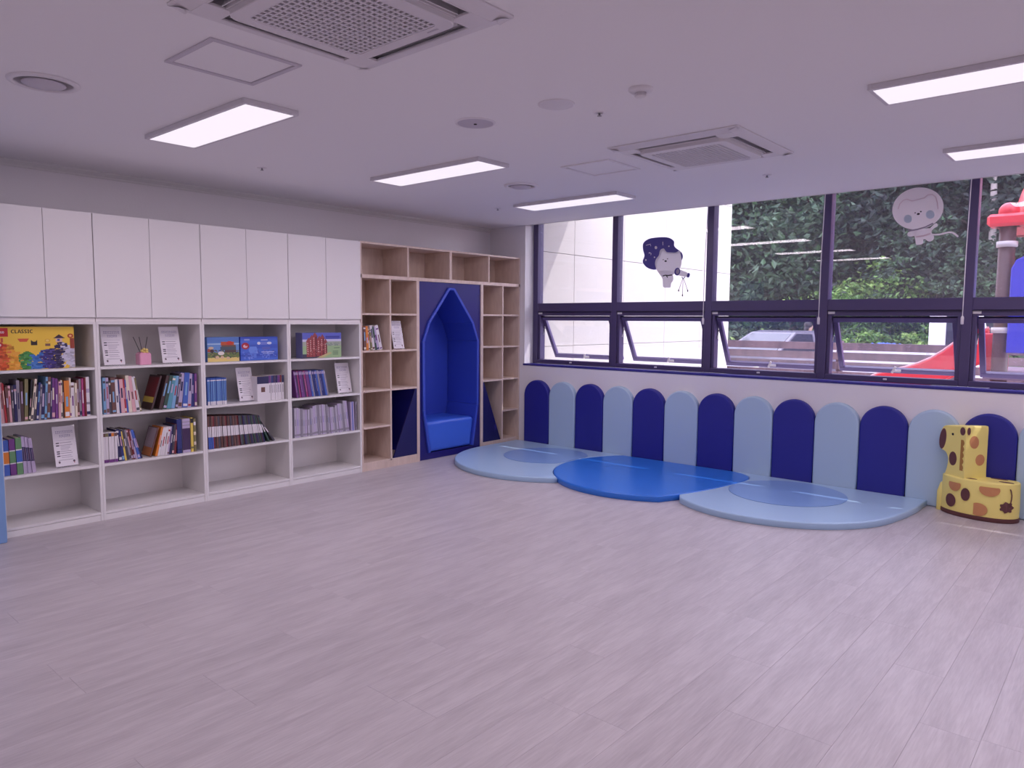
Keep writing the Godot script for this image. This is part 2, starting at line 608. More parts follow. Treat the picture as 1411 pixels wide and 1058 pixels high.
# ------------------------------------------------------------------ windows
const MX := [-5.660, -4.526, -3.392, -2.258, -1.124, 0.010, 1.144, 2.278, 3.412, 4.546]
var pane_root := []
func make_windows():
	var fd := 0.11                                  # frame depth
	var zc := ZF - fd / 2
	for k in 9:
		var w := struct("window_%d" % (k + 1), ["window with plain upper pane beside the birch shelf", "window with the stargazing bear sticker", "window with the car seen behind it",
			"window with the round-headed bear sticker", "window looking onto the red playground tower", "window beyond the playground tower", "third window from the right wall", "second window from the right wall", "window next to the right wall"][k])
		var xa: float = MX[k]
		var xb: float = MX[k + 1]
		var mw := 0.072
		obj("mullion", span(Vector3(xa - mw / 2, 0.985, ZF), Vector3(xa + mw / 2, HC + 0.1, ZF - fd), 0.004), M.frame, w)
		if k == 8:
			obj("mullion", span(Vector3(xb - mw / 2, 0.985, ZF), Vector3(xb + mw / 2, HC + 0.1, ZF - fd), 0.004), M.frame, w)
		var ia := xa + mw / 2
		var ib := xb - mw / 2
		obj("head", span(Vector3(ia, HC + 0.045, ZF), Vector3(ib, HC + 0.1, ZF - fd), 0.004), M.frame, w)
		obj("transom", span(Vector3(ia, 1.612, ZF), Vector3(ib, 1.713, ZF - fd), 0.004), M.frame, w)
		obj("bottom_rail", span(Vector3(ia, 0.985, ZF), Vector3(ib, 1.034, ZF - fd), 0.004), M.frame, w)
		# inner frame round the opening sash
		var inr := MB.new()
		var fz0 := ZF - 0.018
		inr.box(Vector3((ia + ib) / 2, 1.588, (fz0 + ZF - fd) / 2), Vector3(ib - ia, 0.048, fd - 0.018), 0.003)
		for q in [ia + 0.016, ib - 0.016]:
			inr.box(Vector3(q, 1.30, (fz0 + ZF - fd) / 2), Vector3(0.032, 0.53, fd - 0.018), 0.003)
		obj("opening_frame", inr, M.frame, w)
		obj("gasket", span(Vector3(ia, 1.606, ZF + 0.001), Vector3(ib, 1.6115, ZF - 0.02)), M.gasket, w)
		obj("label_tag", span(Vector3(ia + 0.002, 1.582, fz0 + 0.002), Vector3(ia + 0.062, 1.604, fz0 + 0.0005)), M.white_plastic, w)
		obj("lock_keeper", bx(Vector3((ia + ib) / 2 - 0.02, 1.012, ZF + 0.006), Vector3(0.03, 0.016, 0.014), 0.004), M.white_metal, w)
		# upper fixed pane, a touch out of square with the wall
		var pr := Node3D.new()
		pr.name = "upper_light"
		w.add_child(pr)
		pr.position = Vector3((ia + ib) / 2, (1.713 + HC + 0.045) / 2, ZF - 0.045)
		pr.rotation.y = -0.0157
		pane_root.append(pr)
		var hh := (HC + 0.045 - 1.713) / 2
		obj("pane", bx(Vector3.ZERO, Vector3(ib - ia + 0.03, hh * 2 + 0.03, 0.006)), M.glass, pr)
		# awning sash, hung at the top and pushed out
		var sh := Node3D.new()
		sh.name = "sash"
		w.add_child(sh)
		sh.position = Vector3((ia + ib) / 2, 1.552, ZF - 0.06)
		sh.rotation.x = deg_to_rad(29.0)           # the foot swings outwards
		var sw := ib - ia - 0.07
		var sl := 0.565
		var sf := MB.new()
		var rail := 0.042
		sf.box(Vector3(0, -rail / 2, 0), Vector3(sw, rail, 0.04), 0.003)
		sf.box(Vector3(0, -sl + rail / 2, 0), Vector3(sw, rail, 0.04), 0.003)
		for q in [-1, 1]:
			sf.box(Vector3(q * (sw / 2 - rail / 2), -sl / 2, 0), Vector3(rail, sl - rail * 2, 0.04), 0.003)
		obj("sash_frame", sf, M.sash, sh)
		obj("pane", bx(Vector3(0, -sl / 2, -0.004), Vector3(sw - rail * 1.6, sl - rail * 1.6, 0.006)), M.glass, sh)
		var hd := MB.new()
		hd.box(Vector3(0, -sl + 0.03, 0.026), Vector3(0.07, 0.024, 0.014), 0.004)
		hd.box(Vector3(-0.02, -sl + 0.05, 0.04), Vector3(0.02, 0.075, 0.014), 0.004, Basis(Vector3(0, 0, 1), -0.5))
		obj("handle", hd, M.white_metal, sh)
		var stay := MB.new()
		var sx := ia + 0.036
		var foot := sh.position + sh.basis * Vector3(0, -0.20, 0)
		stay.tube([Vector3(sx, 1.33, ZF - 0.07), Vector3(sx, 1.42, ZF - 0.10), Vector3(sx, foot.y, foot.z)], 0.005, 6)
		obj("stay_arm", stay, M.steel, w)
	# blind cords hanging from the ceiling pocket
	var names := ["white blind cord hanging beside the stargazing bear window", "white blind cord hanging beside the car window", "white blind cord hanging beside the round-headed bear window"]
	var i := 0
	for px in [[975.0, 968.5], [1132.5, 1127.5], [1334.0, 1325.5]]:
		var top := on_z(px[0], 300.0, ZB + 0.01)
		var bot := on_z(px[1], 447.0, ZB + 0.015)
		var t := thing("blind_cord", names[i], "cord", Vector3(bot.x, bot.y, bot.z), "blind cords")
		var c := MB.new()
		var y1 := HC + 0.02 - bot.y
		c.tube([Vector3(0, 0.06, 0), Vector3(-0.001, y1 * 0.5, -0.004), Vector3(0, y1, -0.04)], 0.0035, 6)
		obj("cord", c, M.white_plastic, t)
		var g := MB.new()
		g.lathe([Vector2(0, 0), Vector2(0.011, 0.002), Vector2(0.012, 0.055), Vector2(0.006, 0.068), Vector2(0, 0.07)], 12)
		obj("cord_weight", g, M.white_plastic, t)
		i += 1

# ------------------------------------------------------------------ white bookcases and wall cabinets
const SHELF := [1.142, 0.787, 0.422, 0.066]
func make_bookcases():
	var what := ["beside the birch shelf", "with the two toy boxes on top shelf", "with the reed diffuser on top shelf", "with the big yellow toy box"]
	var spans := []
	for k in 4:
		var za := Z0 + k * U
		var zb := Z0 + (k + 1) * U if k < 3 else Z0 + 3 * U + 0.627
		spans.append([za, zb])
	for k in 4:
		var za: float = spans[k][0]
		var zb: float = spans[k][1]
		var zc := (za + zb) / 2
		var w := zb - za
		var t := thing("bookcase", "low white open bookcase " + what[k], "bookcase", Vector3(XS - 0.2, 0, zc), "white bookcases")
		var xf := 0.2                      # front edge in local x
		var xk := -0.21
		var hw := w / 2 - 0.0005
		var pt := 0.018
		for q in [-1, 1]:
			obj("side_panel", span(Vector3(xk, 0, q * hw), Vector3(xf, 1.473, q * (hw - pt)), 0.001), M.laminate, t)
		obj("top_board", span(Vector3(xk, 1.455, -hw + pt), Vector3(xf, 1.473, hw - pt), 0.001), M.laminate, t)
		for y in SHELF:
			obj("shelf", span(Vector3(xk + 0.016, y - pt, -hw + pt), Vector3(xf - 0.003, y, hw - pt), 0.001), M.laminate, t)
		obj("kick_board", span(Vector3(xf - 0.02, 0, -hw + pt), Vector3(xf - 0.004, 0.045, hw - pt), 0.001), M.laminate, t)
		obj("back_panel", span(Vector3(xk, 0.048, -hw + pt), Vector3(xk + 0.016, 1.455, hw - pt)), M.back_panel, t)
		# wall cabinet above
		var c := thing("wall_cabinet", "white flat-fronted wall cabinet above the bookcase " + what[k], "cabinet", Vector3(XS - 0.2, 1.473, zc), "white wall cabinets")
		var top := 2.2525 - 1.473
		obj("carcass", span(Vector3(xk, 0.0, -hw + 0.001), Vector3(xf - 0.012, top, hw - 0.001)), M.laminate, c)
		var dg := 0.0022
		for q in [-1, 1]:
			var a := 0.0015 if q > 0 else -hw + dg
			var b := hw - dg if q > 0 else -0.0015
			obj("door", span(Vector3(xf - 0.009, 0.031, a), Vector3(xf + 0.0105, top - 0.002, b), 0.0012), M.laminate, c)
		obj("finger_rail", span(Vector3(xf - 0.0115, 0.001, -hw + 0.002), Vector3(xf - 0.006, 0.028, hw - 0.002)), M.back_panel, c)
	var pb := thing("partition_panel", "pale blue end panel standing beside the bookcase with yellow toy box", "panel", Vector3(-5.95, 0, -0.99))
	obj("panel_face", span(Vector3(-0.30, 0.0, -0.40), Vector3(0.285, 2.25, 0.40), 0.006), M.panel_sky, pb)

# ------------------------------------------------------------------ birch shelf wall with the reading niche
func make_birch_shelf():
	var t := thing("shelf_wall", "birch plywood cube shelf wall framing a blue reading niche", "shelf", Vector3(XS - 0.2, 0, -5.62))
	var oz := -5.62
	var ZE := -6.778
	var xf := 0.2
	var xk := -0.20
	var p := 0.019
	var v := func(z: float, ya: float, yb: float, name_ := "upright", m: Material = M.birch, th := p):
		obj(name_, span(Vector3(xk, ya, z - th / 2 - oz), Vector3(xf, yb, z + th / 2 - oz), 0.0012), m, t)
	var h := func(y: float, za: float, zb: float, name_ := "shelf", th := p, front := xf - 0.002):
		obj(name_, span(Vector3(xk, y - th, za - oz), Vector3(front, y, zb - oz), 0.0012), M.birch, t)
	var zl := Z0 - 0.001
	# outer frame and the row of four wide cubbies
	h.call(2.257, ZE, zl, "top_board")
	h.call(1.942, ZE, zl, "long_shelf", 0.036, xf)
	v.call(zl - p / 2, 0.0, 2.238)
	v.call(ZE + p / 2, 0.0, 2.238)
	for z in [-5.005, -6.225]:
		v.call(z, 1.942, 2.238)
	v.call(-5.613, 1.942, 2.238, "upright", M.birch, 0.036)
	# columns left and right of the niche
	v.call(-4.767, 0.085, 1.906)
	v.call(-5.137, 0.0, 1.906, "upright", M.birch, 0.038)
	v.call(-6.112, 0.0, 1.906, "upright", M.birch, 0.038)
	v.call(-6.470, 0.0, 1.906)
	var la := -4.776
	var lb := Z0 - 0.02
	for y in [1.566, 1.199, 0.804, 0.439, 0.085]:
		h.call(y, la, lb)
	for y in [1.566, 1.199, 0.804, 0.085]:
		h.call(y, -5.118, -4.757)
	for y in [1.573, 1.203, 0.810, 0.085]:
		h.call(y, -6.461, -6.131)
	for y in [1.575, 1.203, 0.815, 0.434, 0.085]:
		h.call(y, ZE + p, -6.480)
	obj("kick_board", span(Vector3(xf - 0.02, 0, -5.118 - oz), Vector3(xf - 0.003, 0.066, lb - oz), 0.001), M.birch, t)
	obj("kick_board", span(Vector3(xf - 0.02, 0, ZE + p - oz), Vector3(xf - 0.003, 0.066, -6.131 - oz), 0.001), M.birch, t)
	for q in [[ZE, -6.112, 0.0, 1.942], [-5.137, zl, 0.0, 1.942], [ZE, zl, 1.942, 2.257]]:
		obj("back_panel", span(Vector3(xk - 0.006, q[2], q[0] - oz), Vector3(xk, q[3] - 0.0005, q[1] - oz)), M.birch, t)
	# navy fin boards flanking the niche, and the navy faces inside
	for a in [[-5.118, -4.777, true], [-6.131, -6.460, false]]:
		var b := MB.new()
		var zi: float = a[0] - oz
		var zo: float = a[1] - oz
		var y0 := 0.086
		var y1 := 0.785 if a[2] else 0.790
		b.prism(PackedVector2Array([Vector2(zi, y0), Vector2(zi, y1 - 0.002), Vector2(lerpf(zi, zo, 0.06), y1 - 0.002), Vector2(lerpf(zi, zo, 0.94), y0)]), [Vector2(0, 0), Vector2(0, 0.016), Vector2(0.001, 0.017)],
			Transform3D(Basis(Vector3(0, 0, 1), Vector3(0, 1, 0), Vector3(1, 0, 0)), Vector3(xf - 0.020, 0, 0)))
		obj("fin_board", b, M.navy_dark, t)
		var sgn := 1.0 if a[2] else -1.0
		obj("fin_lining", span(Vector3(xk + 0.001, y0, zi), Vector3(xf - 0.022, y1, zi + sgn * 0.006)), M.pad_navy, t)
		if a[2]:
			obj("fin_lining", span(Vector3(xk + 0.0005, y0, zi + 0.006), Vector3(xk + 0.006, y1, zo)), M.pad_navy, t)
	# niche: navy front board with a rocket-shaped opening
	var zc := -5.6245 - oz
	var out := [Vector2(0.345, 0.072), Vector2(0.425, 0.54), Vector2(0.430, 1.273), Vector2(0.344, 1.483), Vector2(0.044, 1.856)]
	var zl2 := -5.1565 - oz
	var zr2 := -6.0925 - oz
	for sd in [1.0, -1.0]:
		var poly := PackedVector2Array()
		poly.append(Vector2(zc, 0.002))
		poly.append(Vector2(zl2 if sd > 0 else zr2, 0.002))
		poly.append(Vector2(zl2 if sd > 0 else zr2, 1.9055))
		poly.append(Vector2(zc, 1.9055))
		poly.append(Vector2(zc, 1.856))
		for i in range(4, -1, -1):
			poly.append(Vector2(zc + sd * out[i].x, out[i].y))
		poly.append(Vector2(zc, 0.072))
		var b := MB.new()
		b.prism(poly, [Vector2(0, 0), Vector2(0, 0.015)], Transform3D(Basis(Vector3(0, 0, 1), Vector3(0, 1, 0), Vector3(1, 0, 0)), Vector3(xf - 0.03, 0, 0)))
		obj("niche_front", b, M.navy_board, t)
	# upholstered lining: one pad per straight of the outline, then the back and the seat
	var nz := Node3D.new()
	nz.name = "niche"
	nz.set_meta("label", "blue upholstered niche lining with seat")
	t.add_child(nz)
	var th := 0.030
	var nk := -0.298
	var pd0 := nk + 0.002
	var pd1 := xf + 0.006
	for sd in [1.0, -1.0]:
		for i in 4:
			var a := Vector2(out[i].x, out[i].y)
			var c := Vector2(out[i + 1].x, out[i + 1].y)
			var d := (c - a).normalized()
			var n := Vector2(-d.y, d.x)                    # inwards
			a += d * 0.001
			c -= d * 0.001
			var t0 := th
			var ia := a + n * t0
			var ib := c + n * t0
			# mitre the ends
			if i > 0:
				var dp: Vector2 = (out[i] - out[i - 1]).normalized()
				ia += d * t0 * tan(dp.angle_to(d) / 2.0)
			if i < 3:
				var dn: Vector2 = (out[i + 2] - out[i + 1]).normalized()
				ib -= d * t0 * tan(d.angle_to(dn) / 2.0)
			var poly := PackedVector2Array([Vector2(zc + sd * a.x, a.y), Vector2(zc + sd * c.x, c.y), Vector2(zc + sd * ib.x, ib.y), Vector2(zc + sd * ia.x, ia.y)])
			var b := MB.new()
			b.prism(poly, [Vector2(0.0, pd0), Vector2(0.0, pd1 - 0.004), Vector2(0.001, pd1 - 0.001), Vector2(0.004, pd1)], Transform3D(Basis(Vector3(0, 0, 1), Vector3(0, 1, 0), Vector3(1, 0, 0)), Vector3.ZERO))
			obj("side_pad", b, M.niche, nz)
	var tp := MB.new()
	tp.prism(PackedVector2Array([Vector2(zc - 0.043, 1.856), Vector2(zc + 0.043, 1.856), Vector2(zc + 0.030, 1.826), Vector2(zc - 0.030, 1.826)]),
		[Vector2(0, pd0), Vector2(0, pd1 - 0.01), Vector2(0.006, pd1)], Transform3D(Basis(Vector3(0, 0, 1), Vector3(0, 1, 0), Vector3(1, 0, 0)), Vector3.ZERO))
	obj("top_pad", tp, M.niche, nz)
	var bk := MB.new()
	var bp := PackedVector2Array()
	for i in 5: bp.append(Vector2(zc + out[i].x - 0.032, out[i].y - (0.03 if i == 4 else 0.0)))
	for i in range(4, -1, -1): bp.append(Vector2(zc - out[i].x + 0.032, out[i].y - (0.03 if i == 4 else 0.0)))
	bk.prism(bp, [Vector2(0, nk + 0.001), Vector2(0, nk + 0.018), Vector2(0.01, nk + 0.026)], Transform3D(Basis(Vector3(0, 0, 1), Vector3(0, 1, 0), Vector3(1, 0, 0)), Vector3.ZERO))
	obj("back_pad", bk, M.niche, nz)
	# seat block, narrower at the foot, softly rounded
	var sp := PackedVector2Array([Vector2(zc - 0.318, 0.076), Vector2(zc + 0.318, 0.076), Vector2(zc + 0.366, 0.372), Vector2(zc + 0.352, 0.398), Vector2(zc + 0.325, 0.408), Vector2(zc - 0.325, 0.408), Vector2(zc - 0.352, 0.398), Vector2(zc - 0.366, 0.372)])
	var sb := MB.new()
	var prof := [Vector2(0, nk + 0.028), Vector2(0, xf - 0.05)]
	for i in range(1, 6):
		var a := PI / 2 * i / 5.0
		prof.append(Vector2(0.035 * (1 - cos(a)), xf - 0.05 + 0.035 * sin(a)))
	sb.prism(sp, prof, Transform3D(Basis(Vector3(0, 0, 1), Vector3(0, 1, 0), Vector3(1, 0, 0)), Vector3.ZERO), true)
	obj("seat", sb, M.seat, nz)

# ------------------------------------------------------------------ padded arch panels under the windows
func make_panels():
	var pw := 0.3809
	var px0 := -5.2746
	var r := 0.1888
	var top := 0.796
	var poly := PackedVector2Array([Vector2(-r, 0), Vector2(r, 0)])
	for i in 25:
		var a := PI * i / 24.0
		poly.append(Vector2(cos(a) * r, top - r + sin(a) * r))
	var prof := [Vector2(0.0, 0.0), Vector2(0, 0.042)]
	for i in range(1, 5):
		var a := PI / 2 * i / 4.0
		prof.append(Vector2(0.016 * (1 - cos(a)), 0.042 + 0.016 * sin(a)))
	var b := MB.new()
	b.prism(poly, prof, Transform3D(), true)
	var mesh := b.mesh()
	var seam := MB.new()
	seam.prism(MB.inset(MB.ccw(poly), 0.0005), [Vector2(0, 0.0), Vector2(0, 0.003)])
	var smesh := seam.mesh()
	var ord_ := ["first", "second", "third", "fourth", "fifth", "sixth", "seventh", "eighth"]
	var nn := [0, 0]
	for k in range(-1, 15):
		var navy := 0 if (k + 1) % 2 == 0 else 1
		var t := thing("wall_panel", "%s %s padded arch panel from the birch shelf, below the windows" % [ord_[nn[navy]], ["navy", "pale blue"][navy]], "wall panel",
			Vector3(px0 + (k + 0.5) * pw - pw * 0.0, 0.0, ZB + 0.002), ["navy", "pale blue"][navy] + " arch panels")
		nn[navy] += 1
		obj("cushion", mesh, [M.pad_navy, M.pad_sky][navy], t, Vector3(-pw * 0.0, 0.001, 0.0))
		obj("backing_board", smesh, M.trim_white, t, Vector3(0, 0.001, -0.0018))

# ------------------------------------------------------------------ play mats
const MT := 0.052
func mat_piece(t: Node3D, poly: PackedVector2Array, m: Material, called := "cushion", y0 := 0.0, y1 := MT, rr := 0.012):
	var prof := [Vector2(0.004, y0), Vector2(0, y0 + 0.004), Vector2(0, y1 - rr)]
	for i in range(1, 5):
		var a := PI / 2 * i / 4.0
		prof.append(Vector2(rr * (1 - cos(a)), y1 - rr + rr * sin(a)))
	var b := MB.new()
	# outline (x, z) seen from above
	b.prism(poly, prof, Transform3D(Basis(Vector3(1, 0, 0), Vector3(0, 0, 1), Vector3(0, 1, 0)), Vector3.ZERO), true)
	obj(called, b, m, t)

func arc(c: Vector2, r: float, a0: float, a1: float, n: int) -> Array:
	var o := []
	for i in n + 1:
		var a := deg_to_rad(lerpf(a0, a1, float(i) / n))
		o.append(c + Vector2(cos(a), sin(a)) * r)
	return o

func make_mats():
	# plan view, x to the right and z towards the room; every mat backs onto the panels
	var zb := ZP + 0.004
	var c1 := Vector2(-4.735, -6.08)
	var c2 := Vector2(-3.515, -6.10)
	var c3 := Vector2(-2.27, -6.13)
	var o1 := Vector3(-4.9, 0, -6.0)
	# middle mat: round, its far right flank trimmed by the third mat
	var m2 := PackedVector2Array()
	var left_arc := arc(c2, 0.945, 222.0, 40.0, 44)          # from the panels round the front
	for p in left_arc:
		if p.y > zb: m2.append(p)
	var right := [Vector2(-2.905, -5.50), Vector2(-2.840, -5.68), Vector2(-2.785, -5.90), Vector2(-2.745, -6.15), Vector2(-2.715, -6.36), Vector2(-2.720, -6.50), Vector2(-2.765, -6.60), Vector2(-2.85, -6.675), Vector2(-2.96, zb)]
	var m2f := PackedVector2Array()
	m2f.append(Vector2(c2.x - sqrt(0.945 * 0.945 - (zb - c2.y) * (zb - c2.y)), zb))
	for p in m2:
		if p.x < -2.95 or p.y < -6.8:
			m2f.append(p)
	for p in right: m2f.append(p)
	# first mat: cut back where the middle one sits
	var m1 := PackedVector2Array()
	m1.append(Vector2(XS + 0.012, zb))
	var r1 := 1.02
	for p in arc(c1, r1, 178.0, 30.0, 40):
		if p.x > XS + 0.01 and p.distance_to(c2) > 0.95:
			m1.append(p)
	var cut := []
	for p in arc(c2, 0.949, 128.0, 230.0, 26):
		if p.y > zb and p.distance_to(c1) < r1:
			cut.append(p)
	for p in cut: m1.append(p)
	m1.append(Vector2(c2.x - sqrt(0.949 * 0.949 - (zb - c2.y) * (zb - c2.y)), zb))
	# third mat
	var m3 := PackedVector2Array()
	for i in range(right.size() - 1, -1, -1):
		m3.append(right[i] + Vector2(0.004, 0.0))
	for p in arc(c3, 0.925, 132.0, 8.0, 40):
		if p.x > -2.86:
			m3.append(p)
	m3.append(Vector2(-1.318, -6.20))
	m3.append(Vector2(-1.300, -6.40))
	m3.append(Vector2(-1.292, zb))
	var t1 := thing("play_mat", "pale blue round play mat against the birch shelf", "mat")
	# inner discs are separate pads let into the mats
	var d1 := circle(Vector2(-4.84, -6.13), 0.455, 40)
	var keep := PackedVector2Array()
	for p in d1:
		if p.distance_to(c2) > 0.953: keep.append(p)
	# order the trimmed disc and close it along the cut
	var kept := []
	for p in keep: kept.append(p)
	kept.sort_custom(func(a, b): return (a - Vector2(-5.0, -6.13)).angle() < (b - Vector2(-5.0, -6.13)).angle())
	var rot := 0
	for i in kept.size():
		if kept[i].distance_to(kept[(i + 1) % kept.size()]) > 0.12:
			rot = (i + 1) % kept.size()
	var d1p := PackedVector2Array()
	for i in kept.size(): d1p.append(kept[(i + rot) % kept.size()])
	var e0 := d1p[d1p.size() - 1]
	var e1 := d1p[0]
	if e0.distance_to(e1) > 0.12:
		for i in range(1, 6):
			var q := e0.lerp(e1, i / 6.0)
			d1p.append(c2 + (q - c2).normalized() * 0.953)
	mat_piece(t1, m1, M.mat_sky)
	mat_piece(t1, d1p, M.mat_sky_in, "inner_disc", MT - 0.001, MT + 0.004, 0.003)
	var t2 := thing("play_mat", "bright blue round play mat between two pale mats", "mat")
	mat_piece(t2, m2f, M.mat_blue)
	var t3 := thing("play_mat", "pale blue rounded play mat next to the yellow giraffe", "mat")
	mat_piece(t3, m3, M.mat_sky)
	mat_piece(t3, circle(Vector2(-2.245, -6.165), 0.475, 44), M.mat_sky_in, "inner_disc", MT - 0.001, MT + 0.004, 0.003)

# ------------------------------------------------------------------ giraffe ride-on
func make_giraffe():
	var t := thing("giraffe_seat", "yellow foam giraffe ride-on with brown spots beside the mats", "toy", Vector3(-0.92, 0, -6.60))
	var o := Vector2(-0.92, -6.60)
	var top := 0.305
	var foot := curve([Vector2(-1.185, -6.655), Vector2(-1.12, -6.565), Vector2(-1.02, -6.505), Vector2(-0.90, -6.474), Vector2(-0.77, -6.482), Vector2(-0.685, -6.535), Vector2(-0.650, -6.615), Vector2(-0.68, -6.690), Vector2(-0.80, -6.714), Vector2(-1.0, -6.716), Vector2(-1.14, -6.712)], 4)
	var plan := PackedVector2Array()
	for p in foot: plan.append(p - o)
	var up := Transform3D(Basis(Vector3(1, 0, 0), Vector3(0, 0, 1), Vector3(0, 1, 0)), Vector3.ZERO)
	var base := MB.new()
	base.prism(plan, [Vector2(0.006, 0), Vector2(0.0, 0.006), Vector2(0.0, 0.035)], up, true)
	obj("base", base, M.brown, t)
	var body := MB.new()
	var prof := [Vector2(0.004, 0.035), Vector2(0.002, 0.10), Vector2(0.006, top - 0.014)]
	for i in range(1, 5):
		var a := PI / 2 * i / 4.0
		prof.append(Vector2(0.006 + 0.014 * (1 - cos(a)), top - 0.014 + 0.014 * sin(a)))
	body.prism(plan, prof, up, true)
	var bo := obj("body", body, M.yellow, t)
	# front foot lobe showing behind the body
	var lobe := MB.new()
	lobe.prism(circle(Vector2(-0.262, -0.075), 0.035, 16), [Vector2(0.004, 0.0), Vector2(0, 0.01), Vector2(0.0, 0.15), Vector2(0.02, 0.22), Vector2(0.03, 0.23)], up, true)
	obj("front_leg", lobe, M.yellow, t)
	# head and neck: one slab, its profile seen from the side
	var E := Vector2(-1.012, -6.515) - o                      # nearest vertical edge
	var d1 := Vector2(-0.80, -0.60).normalized()             # towards the muzzle
	var d2 := Vector2(0.62, -0.78).normalized()              # across the neck
	var W := 0.20
	var prof2 := curve([Vector2(0.006, 0.26), Vector2(0.10, 0.26), Vector2(0.195, 0.262), Vector2(0.172, 0.36), Vector2(0.165, 0.43), Vector2(0.190, 0.478), Vector2(0.235, 0.50), Vector2(0.252, 0.56), Vector2(0.248, 0.64), Vector2(0.215, 0.688), Vector2(0.14, 0.698), Vector2(0.065, 0.706), Vector2(0.018, 0.71), Vector2(0.001, 0.695), Vector2(0.0, 0.60), Vector2(0.0, 0.40)], 4)
	var b3 := Basis(Vector3(d1.x, 0, d1.y), Vector3(0, 1, 0), Vector3(d2.x, 0, d2.y))
	var head := MB.new()
	var xf := Transform3D(b3, Vector3(E.x, 0, E.y))
	# the mapping mirrors, so outward hints are kept by the helper's own test against the basis
	head.prism(prof2, [Vector2(0.004, 0.0), Vector2(0.001, 0.002), Vector2(0.0, 0.006), Vector2(0.0, W - 0.006), Vector2(0.001, W - 0.002), Vector2(0.004, W)], xf, true)
	obj("neck_and_head", head, M.yellow, t)
	var muzzle := MB.new()
	muzzle.prism(circle(Vector2(0.226, 0.582), 0.034, 28, 0.085, 0.12), [Vector2(0.004, 0.0), Vector2(0.0, 0.002), Vector2(0.0, W + 0.002), Vector2(0.004, W + 0.004)], Transform3D(b3, Vector3(E.x, 0, E.y) - b3 * Vector3(0, 0, 0.002)), true)
	obj("muzzle", muzzle, M.brown, t)
	# eye, ear, mane and spots on the near side of the head (flat foam patches)
	var patch := func(poly: PackedVector2Array, m: Material, called: String, side := true):
		var b := MB.new()
		b.prism(poly, [Vector2(0, 0.0), Vector2(0, 0.002)], (Transform3D(b3 * Basis.from_scale(Vector3(1, 1, -1)), Vector3(E.x, 0, E.y) + b3 * Vector3(0, 0, 0.0005)) if side
			else Transform3D(Basis(Vector3(d2.x, 0, d2.y), Vector3(0, 1, 0), Vector3(-d1.x, 0, -d1.y)), Vector3(E.x, 0, E.y) - b3 * Vector3(0.0005, 0, 0))))
		obj(called, b, m, t)
	patch.call(circle(Vector2(0.128, 0.632), 0.010, 14), M.black, "eye")
	patch.call(circle(Vector2(0.115, 0.44), 0.037, 22, 0.055), M.brown, "spot")
	var mane := PackedVector2Array([Vector2(0.045, 0.36), Vector2(0.045, 0.60), Vector2(0.012, 0.60)])
	for i in 5:
		for q in 4:
			var a := PI * q / 4.0
			mane.append(Vector2(0.012 + 0.012 * (1.0 - sin(a)) , 0.60 - 0.048 * i - 0.048 * q / 4.0))
	mane.append(Vector2(0.014, 0.36))
	patch.call(mane, M.mane, "mane")
	patch.call(circle(Vector2(0.034, 0.668), 0.024, 18, 0.032), M.brown, "ear")
	patch.call(circle(Vector2(0.075, 0.585), 0.040, 22, 0.050, 0.2), M.caramel, "spot", false)
	patch.call(circle(Vector2(0.135, 0.445), 0.040, 22, 0.044), M.caramel, "spot", false)
	patch.call(circle(Vector2(0.022, 0.672), 0.015, 14, 0.03), M.brown, "ear", false)
	# spots wrapped on the drum of the body: pixel positions laid onto the outline
	var wrap := func(px: float, y: float, rw: float, rh: float, m: Material, shape := 0):
		# find the outline point this column of the photograph looks at
		var g := ray(px, 690.0)
		var best := 1e9
		var bi := 0
		for i in foot.size():
			var p: Vector2 = foot[i]
			if p.y < -6.66: continue
			var dd := absf(p.x * g.z - p.y * g.x)
			if dd < best:
				best = dd
				bi = i
		var n := foot.size()
		var b := MB.new()
		var at := func(u: float) -> Array:                       # point and normal at arc length u from bi
			var i := bi
			var left := absf(u)
			var st := 1 if u > 0 else -1
			while true:
				var j := (i + st + n) % n
				var L: float = foot[i].distance_to(foot[j])
				if L >= left:
					var p: Vector2 = foot[i].lerp(foot[j], left / L)
					var e: Vector2 = (foot[(i + 1) % n] - foot[(i + n - 1) % n]).normalized()
					var e2: Vector2 = (foot[(j + 1) % n] - foot[(j + n - 1) % n]).normalized()
					var em := e.lerp(e2, left / L).normalized()
					var nn := Vector2(em.y, -em.x)
					if nn.dot(p - o) < 0: nn = -nn
					return [p - o, nn]
				left -= L
				i = j
			return []
		var ring := []
		for k in 24:
			var a := TAU * k / 24.0
			var q := Vector2(cos(a) * rw, sin(a) * rh)
			if shape == 1: q.y = minf(q.y, rh * 0.35)          # cut by the rim
			if shape == 2: q.x = maxf(q.x, -rw * 0.5)
			if shape == 3: q *= 1.0 + 0.16 * cos(a * 7.0)
			var r: Array = at.call(q.x)
			ring.append(Vector3(r[0].x + r[1].x * 0.0025, y + q.y, r[0].y + r[1].y * 0.0025))
		var cr: Array = at.call(0.0)
		var c := Vector3(cr[0].x + cr[1].x * 0.0032, y, cr[0].y + cr[1].y * 0.0032)
		for k in 24:
			b.tri(c, ring[k], ring[(k + 1) % 24], Vector3(cr[1].x, 0, cr[1].y))
		obj("spot" if shape != 3 else "tail_tuft", b, m, t)
	wrap.call(1312.0, 0.245, 0.052, 0.050, M.caramel, 1)
	wrap.call(1311.0, 0.115, 0.047, 0.052, M.brown)
	wrap.call(1330.5, 0.185, 0.034, 0.050, M.brown)
	wrap.call(1361.0, 0.250, 0.068, 0.052, M.caramel, 1)
	wrap.call(1349.0, 0.088, 0.062, 0.050, M.caramel, 2)
	wrap.call(1390.0, 0.125, 0.046, 0.040, M.brown, 3)
	var stem := MB.new()
	# tail stem drawn from the tuft up to the rim
	var best_i := 0
	var bd := 1e9
